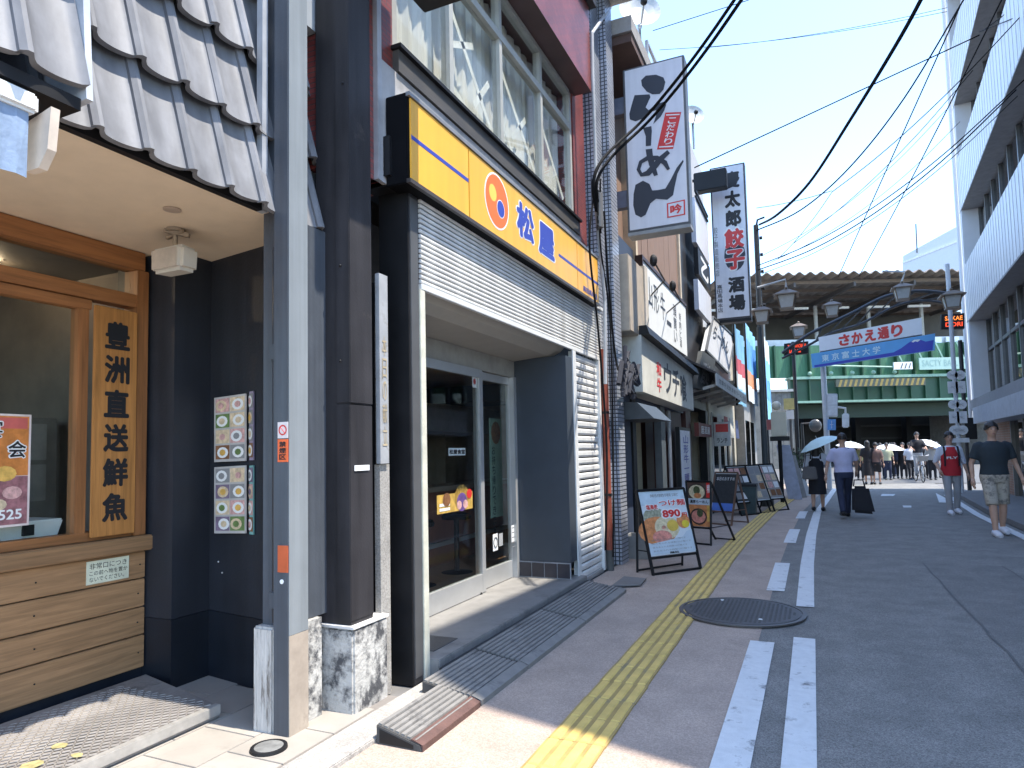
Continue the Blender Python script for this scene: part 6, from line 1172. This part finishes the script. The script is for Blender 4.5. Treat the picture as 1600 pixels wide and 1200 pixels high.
    for i, s in enumerate((-1, 1)):
        sh, el, wr = ARM[i]; P = [sh + V3(-s * .05, 0, .01)]; rs = [.06 * k]
        full = (el - sh).length + (wr - el).length; L_ = full * sleeve; l1 = (el - sh).length
        P.append(sh); rs.append(.066 * k)
        if L_ <= l1: P.append(sh.lerp(el, L_ / l1)); rs.append(.064 * k if sleeve < .6 else .05 * k)
        else: P += [el, el.lerp(wr, (L_ - l1) / (full - l1))]; rs += [.05 * k, .042 * k]
        g.tube(P, rs, 12)
    remesh(g, 'shirt', top, t, vox)
    if skirt:
        g = MB(); g.loft([(V3(0, 0, blen), .22 * k, .17 * k), (V3(0, 0, .75), .185 * k, .14 * k), (V3(0, 0, .98), .155 * k, .115 * k)], 18); g.build('skirt', bottom, t, smooth=True)
    else:
        g = MB(); g.loft([q for q in torso(.016) if q[0].z < .96 * k] + [(V3(0, 0, .98), .165 * wide * k, .12 * k)])
        for hip, kn, ank in LEG:
            full = blen; wd = 1.45 if blen < .7 else 1.2
            if full <= .5: P = [hip, hip.lerp(kn, full * 2)]; rs = [.095 * k, .088 * k]
            elif full < .9: P = [hip, hip.lerp(kn, .7), kn.lerp(ank, (full - .5) * 2)]; rs = [.098 * k, .092 * k, .088 * k]
            else: P = [hip, hip.lerp(kn, .5), kn, ank + V3(0, .01, -.02)]; rs = [.096 * k, .085 * k, .070 * k, .058 * k]
            g.tube(P, rs, 12)
        remesh(g, 'trousers', bottom, t, vox)
    for hip, kn, ank in LEG: g = MB(); g.tube([ank + V3(0, .065, -.055), ank + V3(0, .02, -.035), ank + V3(0, -.06, -.045), ank + V3(0, -.15, -.062), ank + V3(0, -.185, -.07)], [.036 * k, .052 * k, .054 * k, .048 * k, .026 * k], 12); g.build('shoe', shoes, t, smooth=True)
    hm = hairmat or hairm; g = MB(); N = 16; rows = []
    for i in range(9):
        ph = math.pi / 2 - i * .22; row = []
        for j in range(N):
            a = 2 * math.pi * j / N; front = max(0, -math.sin(a)); p_ = max(ph, .30 - (1 - front) * 1.1); jit = 1 + .04 * math.sin(j * 5.3 + i * 2.1)
            row.append(V3(0, .004, 1.615) + Vector((.093 * k * math.cos(p_) * math.cos(a) * jit, .113 * k * math.cos(p_) * math.sin(a) * jit, .122 * k * math.sin(p_))))
        rows.append(row)
    for i in range(8):
        for j in range(N): g.quad(rows[i][j], rows[i][(j + 1) % N], rows[i + 1][(j + 1) % N], rows[i + 1][j])
    if hair == 'long': g.loft([(V3(0, .075, 1.22), .07 * k, .025 * k), (V3(0, .085, 1.35), .095 * k, .04 * k), (V3(0, .06, 1.5), .09 * k, .06 * k), (V3(0, .03, 1.62), .085 * k, .07 * k)], 14)
    g.build('hair', hm, t, smooth=True)
    return t, ARM, k
def at_local(t, v): return t.matrix_basis @ Vector(v)
cloth = lambda n, c, **k: M(n, c, .8, noise=.12, scale=5, bump=.25, bscale=14, **k)
teal = cloth('dark_teal_tee', (.022, .032, .040)); camo = M('camo_shorts', (.42, .37, .30), .8, noise=.1, dirt=(.16, .145, .125), dscale=11, dth=.5); shoe_w = M('white_trainer', (.70, .70, .74), .5); redc = cloth('red_vest', (.48, .022, .03)); whc = cloth('white_cotton', (.62, .64, .70)); lav = cloth('pale_lavender_shirt', (.50, .49, .66)); navyc = cloth('navy_trousers', (.022, .028, .060)); blk = cloth('black_cloth', (.012, .012, .017)); gryc = cloth('grey_trousers', (.34, .34, .35)); sho_b = M('black_shoe', (.015, .015, .017), .4)
def hgt(px, pyh, loc): return pY(px, pyh, loc.y).z
p = pZ(1560, 836); person('young man in a dark teal tee and patterned beige shorts walking toward the camera', p, hgt(1549, 661, p), .12, teal, camo, shoe_w, .40, .56, (.20, -.10), [((.09, .03, -.28), (.10, -.03, -.53)), ((.10, .03, -.28), (.15, -.06, -.52))], wide=1.12)
p = pZ(1490, 803); t, A, k = person('man in a red football shirt with white sleeves and grey trousers walking toward the camera', p, hgt(1482, 676, p), .1, whc, gryc, shoe_w, .62, 1.0, (.14, -.08), [((.10, .02, -.28), (.06, -.14, -.46)), ((.08, .03, -.28), (.13, .0, -.54))])
g = MB(); g.loft([((0, 0, .80 * k), .186 * k, .142 * k), ((0, 0, .92 * k), .192 * k, .144 * k), ((0, -.005, 1.05 * k), .172 * k, .130 * k), ((0, -.005, 1.2 * k), .186 * k, .138 * k), ((0, 0, 1.32 * k), .165 * k, .135 * k), ((0, .003, 1.40 * k), .12 * k, .108 * k)], 18); g.build('red_front', redc, t, smooth=True)
text('FLY', (-.10 * k, -.148 * k, 1.15 * k), (.20 * k, 0, 0), (0, 0, .05 * k), whitep, t, .04)
for s in (-1, 1): g = MB(); g.tube([(s * .13 * k, -.13 * k, 1.0 * k), (s * .13 * k, -.15 * k, 1.2 * k), (s * .125 * k, -.09 * k, 1.40 * k), (s * .12 * k, .08 * k, 1.40 * k)], .018 * k, 8); g.build('backpack_strap', blk, t, smooth=True)
p = pZ(1322, 809); tm, Am, km = person('man in a lavender shirt and navy trousers striding away', p, hgt(1304, 679, p), math.pi + .15, lav, navyc, sho_b, .42, 1.0, (.30, -.26), [((.09, -.10, -.26), (.11, -.26, -.44)), ((.12, -.02, -.27), (.16, .02, -.52))], wide=1.05)
hl = tm.matrix_basis @ Am[0][2]; hb = pY(1341, 772, p.y - .05)
bag = thing('garment_bag', 'black soft travel bag hanging from the hand of the man in lavender', 'bag', (hb.x, hb.y, .12)); zt = .64; g = MB(); x = hb.x + .04; y = hb.y - .05
g.hexa([(x - .17, y - .09, .12), (x + .24, y - .09, .09), (x + .24, y + .09, .09), (x - .17, y + .09, .12)], [(x - .15, y - .08, zt), (x + .14, y - .08, zt), (x + .14, y + .08, zt), (x - .15, y + .08, zt)]); g.build('body', blk, bag, bevel=.05); g = MB(); g.tube([(x - .12, y, zt - .01), (x - .10, y, zt + .12), (x + .05, y, zt + .12), (x + .08, y, zt - .01)], .014, 8); g.build('handle', blk, bag, smooth=True)
p = pZ(1279, 799); tw, Aw, kw = person('woman with long hair in a black dress walking away under the pale mint umbrella', p, hgt(1279, 690, p), math.pi - .1, whc, blk, sho_b, .8, .58, (.12, -.10), [((.10, -.04, -.27), (.08, -.20, -.20)), ((.09, -.02, -.27), (.10, -.10, -.50))], hair='long', top_to=1.0)
g = MB(); g.loft([((0, 0, .42 * kw), .205 * kw, .17 * kw), ((0, 0, .85 * kw), .19 * kw, .145 * kw), ((0, 0, 1.02 * kw), .168 * kw, .128 * kw), ((0, 0, 1.2 * kw), .178 * kw, .134 * kw), ((0, 0, 1.30 * kw), .16 * kw, .128 * kw)], 18); g.build('dress', blk, tw, smooth=True)
g = MB(); 
for s in (-1, 1): g.tube([(s * .11 * kw, .115 * kw, 1.28 * kw), (s * .10 * kw, .06 * kw, 1.42 * kw), (s * .10 * kw, -.11 * kw, 1.28 * kw)], .02 * kw, 6)
g.build('dress_straps', blk, tw)
t = thing('handbag', 'black handbag at the side of the woman in the black dress', 'bag', (p.x - .05, p.y - .28, .75)); MB().hexa([(p.x - .30, p.y - .32, .72), (p.x + .02, p.y - .32, .72), (p.x + .02, p.y - .20, .72), (p.x - .30, p.y - .20, .72)], [(p.x - .27, p.y - .30, 1.0), (p.x - .01, p.y - .30, 1.0), (p.x - .01, p.y - .22, 1.0), (p.x - .27, p.y - .22, 1.0)]).build('body', M('bag_plum', (.022, .012, .02), .4), t, bevel=.02); g = MB(); g.tube([(p.x - .24, p.y - .26, 1.0), (p.x - .20, p.y - .26, 1.25), (p.x - .08, p.y - .26, 1.25), (p.x - .04, p.y - .26, 1.0)], .01, 6); g.build('strap', blk, t)
def umbrella(label, c, r, tilt, mat, hand):
    t = thing('umbrella', label, 'umbrella', c, 'open umbrellas'); ax_ = Vector((tilt[0], tilt[1], 1)).normalized(); u = ax_.orthogonal().normalized(); v = ax_.cross(u); c = Vector(c); g = MB(); rows = []
    for q in (.02, .35, .7, 1.0): rows.append([c + (u * math.cos(k * math.pi / 8) + v * math.sin(k * math.pi / 8)) * r * q * (1 - (.05 if (k % 2 and q > .9) else 0)) - ax_ * (.36 * r * q * q) for k in range(16)])
    for i in range(3):
        for k in range(16): g.quad(rows[i][k], rows[i][(k + 1) % 16], rows[i + 1][(k + 1) % 16], rows[i + 1][k])
    g.build('canopy', mat, t, smooth=True)
    for k in range(8): MB().tube([c - ax_ * .02, rows[1][2 * k] - ax_ * .012, rows[3][2 * k] - ax_ * .012], .006, 4).build('rib', alu, t)
    MB().tube([c + ax_ * .06, c - ax_ * (.8 if hand is None else (c - Vector(hand)).length)], .010, 6).build('shaft', alu, t); return t
um = M('umbrella_mint', (.55, .72, .72), .6, noise=.05); uw = M('umbrella_white', (.72, .74, .75), .6, noise=.05)
hw = tw.matrix_basis @ Aw[0][2]; c = pY(1276, 685, p.y); umbrella('pale mint umbrella tilted over the woman in the black dress', c, .44, (-.42, -.1), um, hw)
# crowd below the bridge
CR = [(1358, 757, 689, 'woman in a long black dress standing in front of the dark underpass', blk, blk, math.pi, True), (1371, 757, 692, 'woman in a brown patterned blouse and dark shorts beside the black dress', cloth('brown_print', (.16, .10, .09)), blk, math.pi - .2, False),
      (1388, 750, 697, 'person in pale yellow top under a white umbrella', cloth('pale_yellow_top', (.45, .45, .30)), navyc, 0, False), (1400, 748, 696, 'person in dark navy jacket in the crowd, left of the cyclist', navyc, blk, 0, False),
      (1413, 748, 693, 'tall person in black near the middle of the crowd', blk, blk, 0, False), (1424, 749, 695, 'person in a white shirt left of the bicycle', whc, blk, .3, False), (1458, 750, 697, 'person in grey under the umbrella right of the bicycle', gryc, blk, 0, False), (1378, 748, 698, 'person in dark blue behind the pale yellow top', navyc, navyc, 0, False),
      (1345, 750, 698, 'person in olive behind the lavender shirt man', cloth('olive_top', (.16, .16, .08)), blk, 0, False), (1446, 748, 698, 'person in black behind the bicycle', blk, blk, 0, False), (1396, 744, 699, 'person in grey far back in the crowd', gryc, navyc, 0, False), (1466, 747, 699, 'person in white at the right end of the crowd', whc, gryc, 0, False)]
for i, (px, pf, ph_, lab, a, b, rz, sk) in enumerate(CR):
    p = pZ(px, pf); person(lab, p, min(1.8, max(1.5, hgt(px, ph_, p))), rz, a, b, sho_b, .5, .35 if sk else (.5 if i == 1 else 1.0), (.1, -.06) if i % 2 else (.0, .05), hair='long' if sk else 'short', skirt=sk, vox=.034, group='pedestrians crowding below the bridge')
for (px, py, Y_, lab) in ((1390, 694, 32, 'white umbrella in the middle of the crowd'), (1329, 690, 31, 'white umbrella behind the lavender shirt man'), (1454, 688, 31, 'grey white umbrella right of the cyclist')):
    c = pY(px, py, Y_); umbrella(lab, c, .55, (.1 if px < 1440 else .35, -.1), uw, None)
# cyclist
p = pZ(1437, 753); ct, A, k = person('cyclist in dark clothes riding a bicycle out of the crowd', p + Vector((0, .1, .22)), 1.66, .1, blk, gryc, sho_b, .5, 1.0, (.10, .22), [((.08, -.14, -.24), (.06, -.38, -.32)), ((.08, -.14, -.24), (.06, -.38, -.32))], vox=.03)
bk_ = thing('bicycle', 'city bicycle ridden by the dark clothed cyclist', 'bicycle', p, None, .1, local=True)
for y in (-.52, .55):
    w_ = MB(); N = 24
    for i in range(N): a0, a1 = i * 2 * math.pi / N, (i + 1) * 2 * math.pi / N; w_.tube([(0, y + .31 * math.cos(a0), .33 + .31 * math.sin(a0)), (0, y + .31 * math.cos(a1), .33 + .31 * math.sin(a1))], .02, 6, False)
    wh = w_.build('wheel', black, bk_); g = MB(); [g.tube([(0, y, .33), (0, y + .30 * math.cos(i * .785), .33 + .30 * math.sin(i * .785))], .005, 4) for i in range(8)]; g.build('spokes', alu, wh)
g = MB(); [g.tube(q, .018, 6) for q in ([(0, .55, .33), (0, .08, .30), (0, -.38, .75), (0, -.42, .92)], [(0, -.38, .75), (0, -.52, .33)], [(0, .08, .30), (0, .22, .86)], [(0, .22, .75), (0, .55, .33)], [(0, .15, .6), (0, -.36, .8)])]; g.build('frame', M('bike_silver', (.4, .4, .42), .4, metal=.5), bk_); g = MB(); g.tube([(-.28, -.30, 1.02), (-.1, -.42, .98), (.1, -.42, .98), (.28, -.30, 1.02)], .014, 6); g.build('handlebar', alu, bk_); MB().hexa([(-.05, .08, .86), (.05, .08, .86), (.10, .34, .86), (-.10, .34, .86)], [(-.04, .08, .92), (.04, .08, .92), (.10, .34, .93), (-.10, .34, .93)]).build('saddle', black, bk_, bevel=.01)
g = MB(); g.hexa([(-.14, -.72, .80), (.14, -.72, .80), (.14, -.48, .80), (-.14, -.48, .80)], [(-.18, -.76, 1.0), (.18, -.76, 1.0), (.18, -.46, 1.0), (-.18, -.46, 1.0)]); g.build('basket', M('basket_grey', (.25, .25, .25), .5), bk_)

# ================================================================== SMALL THINGS ON THE LEFT FACADES
def ac_unit(c, label, sx=.3, sy=.8, sz=.58):
    t = thing('air_conditioner', label, 'air conditioner', c, 'outdoor air conditioner units'); x, y, z = c
    box('case', x - sx / 2, x + sx / 2, y - sy / 2, y + sy / 2, z, z + sz, M('ac_cream', (.50, .49, .45), .5, noise=.08, dirt=(.36, .34, .3), dscale=3), t, bevel=.012)
    MB().cyl((x + sx / 2, y - .1, z + sz / 2), (x + sx / 2 + .012, y - .1, z + sz / 2), sz * .38, 22).build('fan_guard', black, t)
    for k in range(5): g = MB(); zz_ = z + sz / 2 + (k - 2) * sz * .14; g.bar((x + sx / 2 + .015, y - .1 - sz * .36, zz_), (x + sx / 2 + .015, y - .1 + sz * .36, zz_), .012); g.build('guard_bar', alu, t)
    [MB().bar((x - sx / 2, y + q_ * sy, z - .03), (x + sx / 2, y + q_ * sy, z - .03), .04).build('bracket', alu, t) for q_ in (-.35, .35)]
ac_unit((-2.25, 21.3, 2.9), 'cream outdoor unit fixed high on the cream shop front')
ac_unit((-2.25, 23.0, 2.9), 'cream outdoor unit beside the banners, farther from the camera')
t = thing('small_sign', 'small white hanging sign with a red panel at the corner of the black shop', 'sign', (-2.0, 17.3, 1.9)); box('panel', -2.25, -1.85, 17.28, 17.34, 1.5, 2.1, M('small_white', (.55, .55, .53), .5), t); box('red_panel', -2.2, -1.9, 17.27, 17.28, 1.85, 2.05, red, t); text('ランチ', (-2.18, 17.265, 1.58), (.26, 0, 0), (0, 0, .12), ink, t, .02)
for k in range(4):
    y = 18.0 + 1.45 * k; t = thing('fabric_strip', ('first', 'second', 'third', 'fourth')[k] + ' hanging cloth strip from the near end of the cream shop front', 'noren', (-2.2, y, 2.3), 'cloth strips on the cream shop front'); g = MB()
    for i in range(6): a, b = y + .15 * i, y + .15 * (i + 1); g.quad((-2.22 + .02 * (i % 2), a, 1.75), (-2.22 + .02 * ((i + 1) % 2), b, 1.75), (-2.24, b, 2.35), (-2.24, a, 2.35))
    g.build('cloth', (M('noren_white', (.5, .5, .46), .8), M('noren_red', (.35, .06, .05), .8), M('noren_white', (.5, .5, .46), .8), M('noren_navy', (.05, .07, .16), .8))[k], t)
g = MB(); g.tube([(-2.37, 12.2, 0), (-2.37, 12.2, 2.15)], .035, 8); tag(g.build('downpipe', M('pipe_grey', (.36, .37, .38), .5), None, org=(-2.37, 12.2, 0)), 'slim grey downpipe beside the restaurant doorway', 'pipe')
t = thing('plastic_crate', 'small grey crate standing behind the menu board at the mosaic column foot', 'crate', (-2.2, 8.95, 0)); box('base', -2.38, -2.02, 8.8, 9.2, .0, .03, M('crate_grey', (.25, .25, .24), .6), t)
for q in ((-2.38, -2.36, 8.8, 9.2), (-2.04, -2.02, 8.8, 9.2), (-2.36, -2.04, 8.8, 8.82), (-2.36, -2.04, 9.18, 9.2)): box('side', *q, .03, .30, M('crate_grey', (.25, .25, .24), .6), t)
